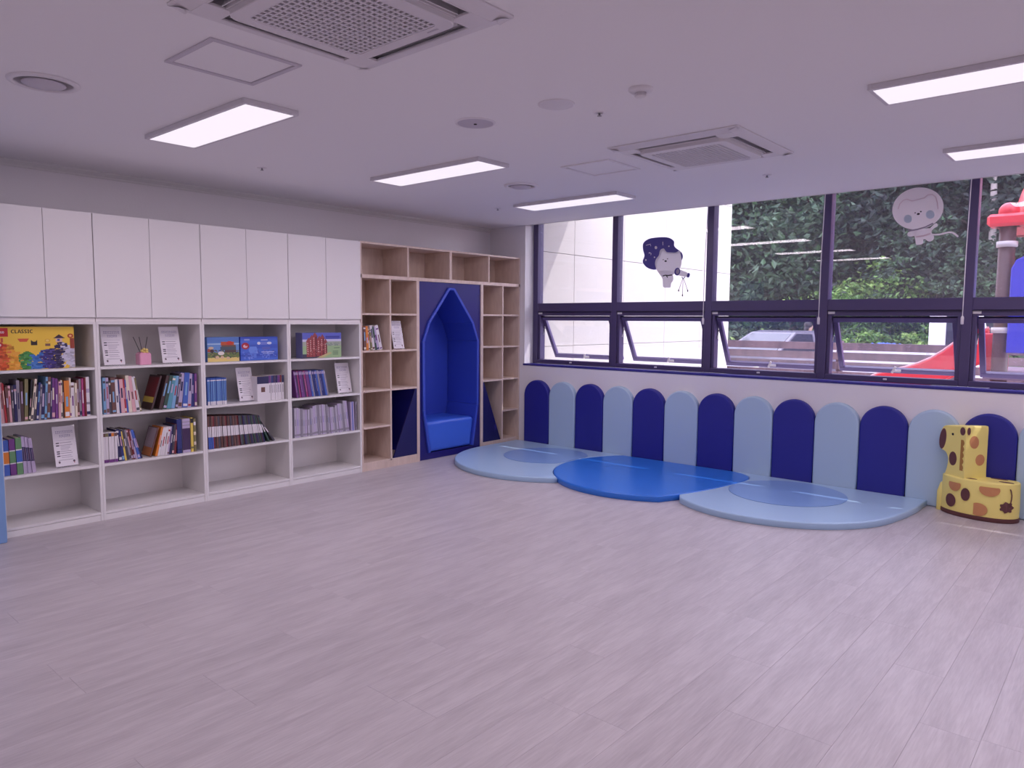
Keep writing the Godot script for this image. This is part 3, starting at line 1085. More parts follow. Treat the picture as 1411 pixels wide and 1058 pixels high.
	var g2 := ray(1391.0, 690.0)
	for i in foot.size():
		if foot[i].y < -6.66: continue
		var dd := absf(foot[i].x * g2.z - foot[i].y * g2.x)
		if dd < bd:
			bd = dd
			best_i = i
	var fp: Vector2 = foot[best_i] - o
	var fe: Vector2 = (foot[best_i + 1] - foot[best_i - 1]).normalized()
	var fn := Vector2(fe.y, -fe.x)
	if fn.dot(fp) < 0: fn = -fn
	var sgn := 1.0 if fe.x > 0 else -1.0
	var path := []
	for q in [[0.0, 0.15], [0.006, 0.19], [0.006, 0.22], [0.0, 0.25], [-0.008, 0.265]]:
		path.append(Vector3(fp.x + fe.x * sgn * q[0], q[1], fp.y + fe.y * sgn * q[0]) + Vector3(fn.x, 0, fn.y) * 0.001)
	stem.tube(path, 0.004, 6)
	obj("tail", stem, M.brown, t)
	# spots on the seat top
	for q in [[-0.98, -6.545, 0.055, 0.018], [-0.74, -6.56, 0.05, 0.02], [-0.80, -6.67, 0.06, 0.022]]:
		var b := MB.new()
		b.prism(circle(Vector2(q[0], q[1]) - o, q[2], 20, q[3], 0.15), [Vector2(0, top - 0.001), Vector2(0, top + 0.0015)], up)
		obj("spot", b, M.brown, t)

# ------------------------------------------------------------------ ceiling fittings
func make_ceiling_fittings():
	make_ac(Vector3(AC_SPOTS[0].x, HC - 0.001, AC_SPOTS[0].y), "ceiling cassette air conditioner beside the wide square hatch", 16)
	make_ac(Vector3(AC_SPOTS[1].x, HC - 0.001, AC_SPOTS[1].y), "ceiling cassette air conditioner closer to the windows", 18)
	for a in [[-3.153, -1.72, "square ceiling access hatch next to the near air conditioner"], [-3.148, -4.61, "square ceiling access hatch next to the far air conditioner"]]:
		var t := thing("access_hatch", a[2], "hatch", Vector3(a[0], HC, a[1]), "ceiling access hatches")
		var f := MB.new()
		var w := 0.213
		for q in [-1, 1]:
			f.box(Vector3(q * (w - 0.012), -0.004, 0), Vector3(0.024, 0.008, w * 2), 0.0015)
			f.box(Vector3(0, -0.004, q * (w - 0.012)), Vector3(w * 2 - 0.048, 0.008, 0.024), 0.0015)
		obj("frame", f, M.grey_plastic if a[1] > -3.0 else M.white_plastic, t)
		obj("door", bx(Vector3(0, -0.0015, 0), Vector3(w * 2 - 0.056, 0.003, w * 2 - 0.056), 0.001), M.ceiling, t)
	# round fittings
	var a1 := thing("air_diffuser", "round ring air vent over the bookcase with yellow toy box", "vent", Vector3(-4.12, HC - 0.001, -1.26))
	var b := MB.new()
	b.lathe([Vector2(0.155, 0.0), Vector2(0.150, -0.008), Vector2(0.128, -0.012), Vector2(0.122, -0.004), Vector2(0.122, 0.0)].map(func(v): return v), 40)
	obj("ring", b, M.white_plastic, a1)
	b = MB.new()
	b.lathe([Vector2(0.120, -0.003), Vector2(0.120, 0.15), Vector2(0.0, 0.15)], 40)
	obj("throat", b, M.ac, a1)
	b = MB.new()
	b.lathe([Vector2(0.0, -0.018), Vector2(0.082, -0.016), Vector2(0.094, -0.010), Vector2(0.094, -0.007), Vector2(0.0, -0.005)], 40)
	obj("centre_plate", b, M.grey_plastic, a1)
	var a4 := thing("air_diffuser", "small round ring vent near the far corner of the ceiling", "vent", Vector3(-4.07, HC - 0.001, -4.78))
	b = MB.new()
	b.lathe([Vector2(0.145, 0.0), Vector2(0.140, -0.009), Vector2(0.115, -0.014), Vector2(0.108, -0.004), Vector2(0.108, 0.0)], 36)
	obj("ring", b, M.white_plastic, a4)
	b = MB.new()
	b.lathe([Vector2(0.106, -0.003), Vector2(0.106, 0.15), Vector2(0.0, 0.15)], 36)
	obj("throat", b, M.ac, a4)
	b = MB.new()
	b.lathe([Vector2(0.0, -0.026), Vector2(0.07, -0.022), Vector2(0.088, -0.012), Vector2(0.0, -0.008)], 36)
	obj("centre_plate", b, M.grey_plastic, a4)
	var a2 := thing("ceiling_speaker", "flat grey ceiling speaker with a dark centre dot", "speaker", Vector3(-3.008, HC, -3.122))
	b = MB.new()
	b.lathe([Vector2(0.118, 0.0), Vector2(0.116, -0.005), Vector2(0.106, -0.008), Vector2(0.103, -0.006)], 36)
	obj("rim", b, M.white_plastic, a2)
	b = MB.new()
	b.lathe([Vector2(0.0, -0.0085), Vector2(0.06, -0.008), Vector2(0.104, -0.006)], 36)
	obj("speaker_grille", b, M.grey_plastic, a2)
	b = MB.new()
	b.lathe([Vector2(0.0, -0.0125), Vector2(0.009, -0.012), Vector2(0.010, -0.008)], 16)
	obj("centre_dot", b, M.black, a2)
	var a3 := thing("ceiling_cover", "blank white round ceiling cover plate near the smoke detector", "cover plate", Vector3(-2.428, HC, -3.135))
	b = MB.new()
	b.lathe([Vector2(0.098, 0.0), Vector2(0.097, -0.004), Vector2(0.088, -0.007), Vector2(0.080, -0.005)], 36)
	obj("rim", b, M.white_plastic, a3)
	b = MB.new()
	b.lathe([Vector2(0.0, -0.012), Vector2(0.05, -0.011), Vector2(0.082, -0.005)], 36)
	obj("plate", b, M.white_plastic, a3)
	var sm := thing("smoke_detector", "small white smoke detector on the ceiling", "smoke detector", Vector3(-1.952, HC, -3.194))
	b = MB.new()
	b.lathe([Vector2(0.060, 0.0), Vector2(0.060, -0.010), Vector2(0.052, -0.018), Vector2(0.030, -0.022), Vector2(0.028, -0.022)], 28)
	obj("base", b, M.white_plastic, sm)
	b = MB.new()
	b.lathe([Vector2(0.026, -0.022), Vector2(0.024, -0.034)], 20)
	obj("sensor_mesh", b, M.filter, sm)
	b = MB.new()
	b.lathe([Vector2(0.0, -0.046), Vector2(0.022, -0.044), Vector2(0.030, -0.036), Vector2(0.0, -0.033)], 20)
	obj("cap", b, M.white_plastic, sm)
	for q in [[-2.341, -3.408, "ceiling sprinkler head beside the blank round plate"], [-2.305, -5.648, "ceiling sprinkler head between far air conditioner and windows"], [-5.072, -5.597, "ceiling sprinkler head above the reading niche"], [-5.124, -3.001, "ceiling sprinkler head above the wall cabinets"]]:
		var t := thing("sprinkler", q[2], "sprinkler", Vector3(q[0], HC, q[1]), "ceiling sprinklers")
		b = MB.new()
		b.lathe([Vector2(0.036, 0.0), Vector2(0.034, -0.003), Vector2(0.018, -0.006), Vector2(0.014, -0.003)], 20)
		obj("escutcheon", b, M.white_plastic, t)
		b = MB.new()
		b.lathe([Vector2(0.0, -0.022), Vector2(0.012, -0.021), Vector2(0.013, -0.018), Vector2(0.005, -0.016), Vector2(0.005, -0.003)], 14)
		obj("head", b, M.steel, t)

func rounded(w: float, h: float, r: float, n := 5) -> PackedVector2Array:
	var o := PackedVector2Array()
	for c in [[1, 1, 0], [-1, 1, 90], [-1, -1, 180], [1, -1, 270]]:
		for i in n + 1:
			var a := deg_to_rad(c[2] + 90.0 * i / n)
			o.append(Vector2(c[0] * (w / 2 - r) + cos(a) * r, c[1] * (h / 2 - r) + sin(a) * r))
	return o

func make_ac(at: Vector3, label: String, bars: int):
	var t := thing("air_conditioner", label, "air conditioner", at, "ceiling air conditioners")
	var dn := Transform3D(Basis(Vector3(1, 0, 0), Vector3(0, 0, 1), Vector3(0, -1, 0)), Vector3.ZERO)
	var b := MB.new()
	# outer plate: a square ring sloping down to the air slots
	b.prism(rounded(0.90, 0.90, 0.012), [Vector2(0, 0), Vector2(0, 0.006), Vector2(0.06, 0.022), Vector2(0.062, 0.022)], dn, false, 0)
	obj("outer_plate", b, M.ac, t)
	# sheet-metal duct box up inside the ceiling
	b = MB.new()
	for q in [-1, 1]:
		b.box(Vector3(q * 0.386, 0.10, 0), Vector3(0.006, 0.20, 0.776))
		b.box(Vector3(0, 0.10, q * 0.386), Vector3(0.764, 0.20, 0.006))
	b.box(Vector3(0, 0.203, 0), Vector3(0.776, 0.006, 0.776))
	obj("duct_box", b, M.ac, t)
	# corner pieces leave four open air slots, each with a louvre
	for qx in [-1, 1]:
		for qz in [-1, 1]:
			obj("corner_plate", bx(Vector3(qx * 0.334, -0.018, qz * 0.334), Vector3(0.112, 0.012, 0.112), 0.002), M.ac, t)
	for k in 4:
		var bs := Basis(Vector3.UP, PI / 2 * k)
		b = MB.new()
		b.box(bs * Vector3(0, -0.017, 0.382), Vector3(0.56, 0.012, 0.012), 0.003, bs)
		b.box(bs * Vector3(0, -0.012, 0.307), Vector3(0.56, 0.016, 0.006), 0.002, bs)
		var sl := obj("slot_rim", b, M.ac, t)
		b = MB.new()
		b.box(bs * Vector3(0, -0.010, 0.326), Vector3(0.53, 0.004, 0.026), 0.0015, bs * Basis(Vector3.RIGHT, 1.05))
		obj("louvre", b, M.ac, sl)
	# dropped centre panel with a framed grille
	b = MB.new()
	var op := rounded(0.605, 0.605, 0.05)
	var ip := rounded(0.494, 0.494, 0.03)
	b.prism(op, [Vector2(0, 0.020), Vector2(0, 0.038), Vector2(0.003, 0.041)], dn, false, 0)
	var oi := MB.inset(MB.ccw(op), 0.003)
	for i in op.size():
		var j := (i + 1) % op.size()
		b.quad(dn * Vector3(oi[i].x, oi[i].y, 0.041), dn * Vector3(oi[j].x, oi[j].y, 0.041), dn * Vector3(ip[j].x, ip[j].y, 0.041), dn * Vector3(ip[i].x, ip[i].y, 0.041), Vector3.DOWN)
		var mid := (ip[i] + ip[j]) * -0.5
		b.quad(dn * Vector3(ip[i].x, ip[i].y, 0.041), dn * Vector3(ip[j].x, ip[j].y, 0.041), dn * Vector3(ip[j].x, ip[j].y, 0.028), dn * Vector3(ip[i].x, ip[i].y, 0.028), dn.basis * Vector3(mid.x, mid.y, 0))
	obj("centre_panel", b, M.ac, t)
	b = MB.new()
	b.box(Vector3(0, 0.135, 0), Vector3(0.60, 0.006, 0.60))
	obj("filter", b, M.filter, t)
	b = MB.new()
	for q in [-1, 1]:
		b.box(Vector3(q * 0.300, 0.056, 0), Vector3(0.006, 0.156, 0.606))
		b.box(Vector3(0, 0.056, q * 0.300), Vector3(0.594, 0.156, 0.006))
	obj("filter_case", b, M.ac, t)
	b = MB.new()
	var n := bars
	for i in n + 1:
		var p := -0.2415 + 0.483 / n * i
		b.box(Vector3(p, -0.036, 0), Vector3(0.011, 0.008, 0.492))
	for i in int(n * 1.3) + 1:
		var p := -0.2415 + 0.483 / int(n * 1.3) * i
		b.box(Vector3(0, -0.036, p), Vector3(0.492, 0.007, 0.008))
	obj("grille", b, M.ac_grille, t)
	b = MB.new()
	b.box(Vector3(0.19, -0.0420, -0.272), Vector3(0.06, 0.0008, 0.008))
	obj("maker_mark", b, M.grey_plastic, t)

# ------------------------------------------------------------------ books, boxes and notices on the shelves
const ORD := ["first", "second", "third", "fourth", "fifth", "sixth", "seventh", "eighth", "ninth", "tenth", "eleventh", "twelfth", "thirteenth", "fourteenth", "fifteenth", "sixteenth", "seventeenth", "eighteenth", "nineteenth", "twentieth",
	"twenty-first", "twenty-second", "twenty-third", "twenty-fourth", "twenty-fifth", "twenty-sixth", "twenty-seventh", "twenty-eighth", "twenty-ninth", "thirtieth"]
var book_mats := {}
func bm(c: Color) -> StandardMaterial3D:
	var k := c.to_html(false)
	if not book_mats.has(k):
		book_mats[k] = mat(c, 0.45)
	return book_mats[k]

const INK := {
	"white": [232, 228, 232], "cream": [232, 220, 200], "pink": [226, 178, 184], "red": [176, 52, 58], "dark red": [118, 34, 44], "brown": [112, 76, 70], "dark brown": [74, 52, 54],
	"orange": [222, 132, 50], "yellow": [232, 206, 96], "olive": [128, 122, 82], "green": [104, 150, 104], "dark green": [54, 82, 72], "teal": [92, 158, 178], "sky blue": [128, 176, 214],
	"blue": [66, 100, 186], "dark blue": [42, 52, 118], "navy": [34, 32, 82], "purple": [116, 60, 132], "dark purple": [66, 42, 84], "lilac": [190, 176, 206], "grey": [150, 144, 156],
	"dark grey": [74, 70, 82], "black": [34, 32, 40], "magenta": [170, 60, 120], "silver": [186, 180, 196]}

func ink(n: String) -> Color:
	var a: Array = INK[n]
	return s(a[0], a[1], a[2])

# one book standing on a shelf, spine to the room; lean > 0 tips its head towards the pale blue panel
func book(label: String, group: String, z: float, y: float, th: float, h: float, depth: float, lean: float, cover: String, bands: Array, back := 0.0, x_front := XS - 0.03) -> Node3D:
	var lift := absf(sin(lean)) * th * 0.5
	var t := thing("book", label, "book", Vector3(x_front - back, y + lift + 0.0006, z), group, Vector3(lean, 0, 0))
	var c := MB.new()
	var b := 0.0022
	c.box(Vector3(-b * 0.5, h / 2, 0), Vector3(b, h, th), 0.0008)
	for q in [-1, 1]:
		c.box(Vector3(-depth / 2 - b * 0.5, h / 2, q * (th / 2 - b / 2)), Vector3(depth - b, h, b), 0.0006)
	obj("cover", c, bm(ink(cover)), t)
	obj("pages", bx(Vector3(-depth / 2, h / 2, 0), Vector3(depth - 2 * b - 0.004, h - 0.008, maxf(th - 2 * b, 0.001))), M.pages, t)
	for q in bands:                                # [from, to, colour] up the spine
		obj("spine_print", span(Vector3(-0.001, h * q[0], -th * 0.5 * (q[3] if q.size() > 3 else 1.0)), Vector3(0.0006, h * q[1], th * 0.5 * (q[3] if q.size() > 3 else 1.0))), bm(ink(q[2])), t)
	return t

# a run of books between two pixel columns of the photograph; entries [colour, relative width, height, lean, bands]
func run(px0: float, px1: float, shelf_y: float, py: float, books: Array, where: String, from: String, group: String, one_label := "", depth := 0.17, x_front := XS - 0.03):
	var za := on_x(px0, py, x_front).z
	var zb := on_x(px1, py, x_front).z
	var total := 0.0
	for b in books:
		total += b[1] / cos(b[3])
	var unit := (za - zb) / total
	var z := za
	var i := 0
	for b in books:
		var w: float = b[1] * unit / cos(b[3])
		z -= w / 2
		var lab: String = one_label.replace("%c", b[0])
		if b.size() > 5: lab = lab.replace("%h", b[5])
		if lab == "":
			lab = "%s book, %s %s, %s" % [b[0], ORD[i], from, where]
		book(lab, group, z, shelf_y, w * cos(b[3]) * 0.93, b[2], depth, b[3], b[0], b[4], rng.randf_range(0.0, 0.010), x_front)
		z -= w / 2
		i += 1

func img(w: int, h: int, c: Color) -> Image:
	var im := Image.create(w, h, false, Image.FORMAT_RGB8)
	im.fill(c)
	return im
func oval(im: Image, cx: float, cy: float, rx: float, ry: float, c: Color):
	for y in range(maxi(0, int(cy - ry)), mini(im.get_height(), int(cy + ry) + 1)):
		for x in range(maxi(0, int(cx - rx)), mini(im.get_width(), int(cx + rx) + 1)):
			if pow((x - cx) / rx, 2) + pow((y - cy) / ry, 2) <= 1.0:
				im.set_pixel(x, y, c)
func poly_fill(im: Image, pts: PackedVector2Array, c: Color):
	var lo := pts[0]
	var hi := pts[0]
	for p in pts:
		lo = lo.min(p)
		hi = hi.max(p)
	for y in range(maxi(0, int(lo.y)), mini(im.get_height(), int(hi.y) + 1)):
		for x in range(maxi(0, int(lo.x)), mini(im.get_width(), int(hi.x) + 1)):
			if Geometry2D.is_point_in_polygon(Vector2(x + 0.5, y + 0.5), pts):
				im.set_pixel(x, y, c)
func rectc(im: Image, x: float, y: float, w: float, h: float, c: Color):
	im.fill_rect(Rect2i(int(x), int(y), maxi(1, int(w)), maxi(1, int(h))), c)
func print_mat(im: Image, rough := 0.5) -> StandardMaterial3D:
	im.generate_mipmaps()
	var m := mat(Color.WHITE, rough)
	m.albedo_texture = ImageTexture.create_from_image(im)
	return m

func notice_image() -> Image:
	var im := img(200, 290, s(238, 234, 240))
	var r := RandomNumberGenerator.new()
	r.seed = 5
	# two lines of soft outlined heading strokes
	for ln in [[26, 34, 150, 9], [58, 62, 90, 9]]:
		var x: int = ln[0]
		while x < ln[0] + ln[2]:
			var w := r.randi_range(7, 12)
			rectc(im, x, ln[1], w, 3, s(150, 140, 176))
			rectc(im, x + w / 2.0, ln[1] + 3, 3, 11, s(158, 150, 182))
			rectc(im, x, ln[1] + 13 + r.randi_range(0, 3), w, 3, s(150, 140, 176))
			rectc(im, x + 1, ln[1] + 6, w - 3, 2, s(172, 164, 190))
			x += w + 4
	rectc(im, 20, 100, 158, 2, s(190, 184, 200))
	for y in [118, 136, 180, 194, 212]:
		rectc(im, 20, y, 28, 7, s(40, 36, 52))
		rectc(im, 54, y + 1, r.randi_range(90, 124), 3, s(150, 142, 160))
	for y in [148, 158, 168, 226]:
		rectc(im, 58, y, r.randi_range(70, 116), 3, s(176, 168, 184))
	rectc(im, 30, 244, 130, 2, s(110, 104, 120))
	oval(im, 34, 260, 9, 8, s(120, 104, 116))
	oval(im, 30, 256, 4, 4, s(60, 50, 60))
	oval(im, 164, 258, 10, 8, s(90, 80, 96))
	oval(im, 166, 268, 5, 6, s(190, 130, 140))
	return im

func notice(label: String, px0: float, px1: float, py: float, shelf_y: float, m: Material, x := XS - 0.09):
	var za := on_x(px0, py, x).z
	var zb := on_x(px1, py, x).z
	var w := za - zb
	var h := 0.297
	var t := thing("notice_stand", label, "notice", Vector3(x, shelf_y + 0.001, (za + zb) / 2), "printed notices in clear stands", Vector3(0, 0, 0))
	var tilt := 0.22
	var b := MB.new()
	var bs := Basis(Vector3(0, 0, 1), tilt)
	b.box(bs * Vector3(0.0, h / 2, 0) + Vector3(0, 0.003, 0), Vector3(0.002, h, w), 0.0, bs)
	b.box(Vector3(0.012, 0.0015, 0), Vector3(0.05, 0.003, w), 0.0)
	b.box(Vector3(-0.05, 0.0015, 0), Vector3(0.085, 0.003, w * 0.7), 0.0)
	b.box(bs * Vector3(0.0, 0.13, 0) + Vector3(-0.025, -0.065, 0), Vector3(0.002, 0.135, w * 0.5), 0.0, Basis(Vector3(0, 0, 1), -0.35))
	obj("clear_stand", b, M.clear, t)
	var p := MB.new()
	var xx := 0.0016
	var c := [Vector3(xx, 0.004, w / 2 - 0.002), Vector3(xx, 0.004, -w / 2 + 0.002), Vector3(xx, h - 0.002, -w / 2 + 0.002), Vector3(xx, h - 0.002, w / 2 - 0.002)]
	for i in 4: c[i] = bs * c[i] + Vector3(0, 0.003, 0)
	p.quad(c[0], c[1], c[2], c[3], bs.x)
	obj("printed_sheet", p, m, t)

func art_box(called: String, label: String, px0: float, px1: float, py: float, h: float, depth: float, shelf_y: float, front: Material, body: Material, x := XS - 0.06, turn := 0.0) -> Node3D:
	var za := on_x(px0, py, x).z
	var zb := on_x(px1, py, x).z
	var w := za - zb
	var t := thing(called, label, "box", Vector3(x, shelf_y + 0.0006, (za + zb) / 2), "", Vector3(0, turn, 0))
	obj("carton", span(Vector3(-depth, 0, -w / 2), Vector3(0, h, w / 2), 0.0015), body, t)
	var p := MB.new()
	p.quad(Vector3(0.0006, 0.001, w / 2 - 0.001), Vector3(0.0006, 0.001, -w / 2 + 0.001), Vector3(0.0006, h - 0.001, -w / 2 + 0.001), Vector3(0.0006, h - 0.001, w / 2 - 0.001), Vector3.RIGHT)
	obj("front_print", p, front, t)
	return t

func lettering(text: String, size: float, at: Vector3, m: Material, parent: Node3D, width := 1.0):
	var tm := TextMesh.new()
	var f := SystemFont.new()
	f.font_names = PackedStringArray(["Droid Sans"])
	f.font_weight = 700
	tm.font = f
	tm.text = text
	tm.font_size = 32
	tm.pixel_size = size / 32.0
	tm.depth = 0.0006
	tm.horizontal_alignment = HORIZONTAL_ALIGNMENT_LEFT
	var o := MeshInstance3D.new()
	o.mesh = tm
	o.material_override = m
	o.name = "lettering"
	o.position = at
	o.rotation.y = PI / 2
	o.scale = Vector3(width, 1, 1)
	parent.add_child(o, true)

func make_shelf_goods():
	M.clear = mat(Color(0.95, 0.95, 1.0, 0.08), 0.02)
	M.clear.transparency = BaseMaterial3D.TRANSPARENCY_ALPHA
	var nm := print_mat(notice_image(), 0.6)
	# ---- boxes
	var im := img(320, 240, s(240, 200, 70))
	for i in 5: rectc(im, 0, 0, 320, 4, s(246, 212, 96))
	var cols := [s(196, 44, 52), s(226, 92, 40), s(236, 160, 44), s(70, 150, 70), s(52, 110, 190), s(64, 50, 130), s(44, 34, 84), s(206, 204, 224)]
	var r := RandomNumberGenerator.new()
	r.seed = 11
	for i in 900:                                     # printed heap of toy bricks, red to violet
		var u := r.randf()
		var hump := 0.46 + 0.12 * sin(u * 9.0) + 0.05 * sin(u * 31.0)
		var y := 240.0 - r.randf() * 240.0 * hump
		var c: Color = cols[clampi(int(u * 8.0 + r.randf_range(-0.3, 0.3)), 0, 7)]
		rectc(im, u * 310, y - 6, r.randi_range(9, 20), r.randi_range(7, 13), c.lightened(r.randf() * 0.15) if r.randf() < 0.5 else c.darkened(r.randf() * 0.25))
	oval(im, 54, 100, 17, 17, s(190, 50, 46)); oval(im, 54, 100, 9, 9, s(236, 226, 226)); oval(im, 55, 101, 4, 4, s(40, 30, 40))
	rectc(im, 62, 62, 8, 24, s(204, 90, 60))
	poly_fill(im, PackedVector2Array([Vector2(118, 66), Vector2(158, 66), Vector2(150, 84), Vector2(126, 84)]), s(212, 90, 60))
	poly_fill(im, PackedVector2Array([Vector2(164, 74), Vector2(172, 84), Vector2(180, 84), Vector2(186, 74), Vector2(186, 104), Vector2(164, 104)]), s(52, 40, 44))
	oval(im, 222, 78, 10, 10, s(226, 180, 60)); oval(im, 222, 78, 6, 6, s(244, 210, 120)); rectc(im, 214, 96, 18, 14, s(120, 80, 70))
	poly_fill(im, PackedVector2Array([Vector2(244, 66), Vector2(264, 44), Vector2(286, 66)]), s(58, 34, 60)); rectc(im, 252, 66, 24, 22, s(222, 190, 170)); rectc(im, 258, 70, 9, 12, s(80, 90, 160))
	oval(im, 306, 52, 11, 13, s(176, 70, 40)); oval(im, 306, 52, 5, 6, s(234, 190, 130)); rectc(im, 304, 66, 16, 60, s(150, 62, 44))
	var t := art_box("toy_box", "large yellow toy brick box with red logo on the top shelf", -24.0, 104.0, 506.0, 0.295, 0.10, SHELF[0], print_mat(im), bm(s(236, 192, 60)), XS - 0.05)
	var za := on_x(-24.0, 506.0, XS - 0.05).z - on_x(104.0, 506.0, XS - 0.05).z
	var logo := obj("logo_square", span(Vector3(0.0006, 0.228, za / 2 - 0.152), Vector3(0.0014, 0.286, za / 2 - 0.086)), bm(s(196, 40, 44)), t)
	lettering("LEGO", 0.020, Vector3(0.0018, 0.257, za / 2 - 0.089), M.white_plastic, logo, 0.82)
	lettering("CLASSIC", 0.034, Vector3(0.0012, 0.262, za / 2 - 0.168), M.black, t, 1.0)
	# beach vehicle box
	im = img(220, 180, s(104, 148, 208))
	rectc(im, 0, 0, 220, 40, s(88, 128, 198)); rectc(im, 0, 46, 220, 8, s(176, 204, 232))
	rectc(im, 0, 112, 220, 44, s(110, 130, 70)); rectc(im, 0, 150, 220, 30, s(236, 212, 130))
	for i in 150: rectc(im, r.randf() * 214, 92 + r.randf() * 60, r.randi_range(4, 12), r.randi_range(3, 8), [s(70, 96, 66), s(96, 90, 74), s(120, 140, 84), s(66, 66, 74), s(150, 122, 90)][r.randi() % 5])
	rectc(im, 92, 34, 92, 28, s(196, 90, 50)); oval(im, 152, 44, 22, 15, s(206, 60, 44)); rectc(im, 96, 58, 100, 14, s(120, 84, 66))
	rectc(im, 88, 70, 110, 26, s(74, 90, 100)); rectc(im, 118, 96, 80, 18, s(90, 70, 70))
	oval(im, 12, 96, 24, 12, s(170, 80, 60)); oval(im, 30, 100, 13, 13, s(70, 50, 54)); oval(im, 24, 78, 18, 10, s(214, 190, 160))
	oval(im, 92, 118, 22, 14, s(238, 232, 226))
	for q in [[66, 148, 14], [100, 148, 13], [140, 154, 13]]:
		oval(im, q[0], q[1], q[2], q[2] * 0.8, s(226, 196, 160))
	art_box("toy_box", "toy box printed with beach vehicles, next to a plain blue box", 286.0, 330.0, 495.0, 0.206, 0.07, SHELF[0], print_mat(im), bm(s(96, 136, 200)), XS - 0.06)
	# blue game box
	im = img(240, 170, s(56, 84, 190))
	for i in 12: rectc(im, 0, i * 14, 240, 14, s(56, 84, 190).lerp(s(74, 112, 212), abs(sin(i * 0.7))))
	oval(im, 30, 64, 24, 24, s(176, 40, 60)); oval(im, 30, 66, 14, 12, s(226, 190, 200)); oval(im, 36, 58, 8, 7, s(190, 52, 66))
	rectc(im, 24, 14, 34, 12, s(150, 160, 214)); rectc(im, 130, 20, 44, 6, s(196, 200, 232))
	oval(im, 116, 46, 11, 11, s(226, 230, 246)); oval(im, 184, 46, 16, 10, s(222, 228, 246)); rectc(im, 128, 36, 42, 22, s(116, 132, 214)); rectc(im, 136, 74, 54, 20, s(92, 104, 190))
	poly_fill(im, PackedVector2Array([Vector2(58, 70), Vector2(100, 70), Vector2(108, 96), Vector2(98, 120), Vector2(60, 120), Vector2(50, 96)]), s(108, 146, 230))
	rectc(im, 54, 122, 46, 30, s(96, 130, 222))
	for i in 60: oval(im, 12 + r.randf() * 216, 100 + r.randf() * 58, r.randf_range(3, 8), r.randf_range(3, 8), [s(96, 124, 220), s(130, 156, 232), s(70, 90, 190)][r.randi() % 3])
	rectc(im, 132, 108, 84, 6, s(186, 196, 236)); rectc(im, 140, 120, 70, 5, s(160, 174, 228))
	art_box("game_box", "blue game box with a red round emblem on the top shelf", 331.5, 383.0, 492.0, 0.205, 0.07, SHELF[0], print_mat(im), bm(s(52, 74, 176)), XS - 0.06)
	# castle puzzle box
	im = img(260, 200, s(118, 132, 210))
	rectc(im, 0, 0, 260, 50, s(96, 106, 196)); rectc(im, 0, 52, 260, 30, s(206, 206, 232)); rectc(im, 0, 70, 260, 40, s(168, 176, 160)); rectc(im, 0, 104, 260, 96, s(158, 190, 140)); rectc(im, 0, 168, 110, 32, s(60, 60, 80))
	for q in [[26, 70, 26, 120], [44, 50, 34, 140], [66, 30, 30, 160], [96, 56, 30, 130], [118, 44, 26, 140], [142, 80, 20, 100]]:
		rectc(im, q[0], q[1], q[2], q[3], s(156, 66, 66)); rectc(im, q[0] + q[2] * 0.55, q[1], q[2] * 0.45, q[3], s(116, 44, 52))
		poly_fill(im, PackedVector2Array([Vector2(q[0] - 4, q[1]), Vector2(q[0] + q[2] / 2.0, q[1] - 34), Vector2(q[0] + q[2] + 4, q[1])]), s(150, 70, 74))
		for j in 6: rectc(im, q[0] + 5, q[1] + 8 + j * 16, 6, 8, s(224, 190, 180))
	for i in 120: rectc(im, 20 + r.randf() * 140, 80 + r.randf() * 90, 4, 4, [s(210, 150, 140), s(96, 36, 46), s(190, 100, 90)][r.randi() % 3])
	poly_fill(im, PackedVector2Array([Vector2(90, 200), Vector2(180, 156), Vector2(196, 164), Vector2(130, 200)]), s(196, 184, 130))
	rectc(im, 152, 26, 96, 8, s(48, 50, 140)); rectc(im, 152, 38, 96, 8, s(54, 56, 146))
	for i in 40: rectc(im, 152 + r.randf() * 90, 78 + r.randf() * 24, 10, 5, s(140, 156, 140))
	for y in [120, 148, 160, 172]: rectc(im, 210 - y % 3 * 10, y, 38, 5, s(96, 124, 96))
	t = art_box("puzzle_box", "puzzle box with a red castle picture on the top shelf", 417.0, 470.5, 492.0, 0.235, 0.11, SHELF[0], print_mat(im), bm(s(116, 116, 170)), XS - 0.05)
	# ---- notices
	notice("printed notice beside the pink diffuser, closer to the yellow box", 143.5, 173.0, 502.0, SHELF[0], nm)
	notice("printed notice beside the pink diffuser, closer to the vehicle box", 224.0, 251.5, 499.0, SHELF[0], nm)
	notice("printed notice on the shelf below the long book row with orange spines", 77.0, 109.0, 643.0, SHELF[2], nm)
	notice("printed notice between the thin blue series and the navy topped books", 330.0, 352.0, 551.0, SHELF[1], nm)
	notice("printed notice beside the leaning purple and blue books", 466.0, 485.5, 540.0, SHELF[1], nm)
	notice("printed notice in a birch cubby beside the niche", 542.5, 557.5, 478.0, 1.199, nm, XS - 0.07)
	# ---- reed diffuser
	var dp := on_x(198.0, 501.0, XS - 0.10)
	t = thing("reed_diffuser", "small pink reed diffuser bottle with black sticks", "diffuser", Vector3(dp.x, SHELF[0] + 0.0005, dp.z))
	var b := MB.new()
	b.prism(rounded(0.088, 0.088, 0.012), [Vector2(0.003, 0), Vector2(0, 0.004), Vector2(0, 0.082), Vector2(0.012, 0.094), Vector2(0.026, 0.098)], Transform3D(Basis(Vector3(1, 0, 0), Vector3(0, 0, 1), Vector3(0, 1, 0)), Vector3.ZERO), false)
	obj("bottle", b, mat(s(236, 168, 196), 0.2), t)
	b = MB.new()
	b.lathe([Vector2(0.018, 0.098), Vector2(0.018, 0.118), Vector2(0.014, 0.120), Vector2(0, 0.120)], 16)
	obj("collar", b, mat(s(206, 170, 90), 0.3, 0.6), t)
	b = MB.new()
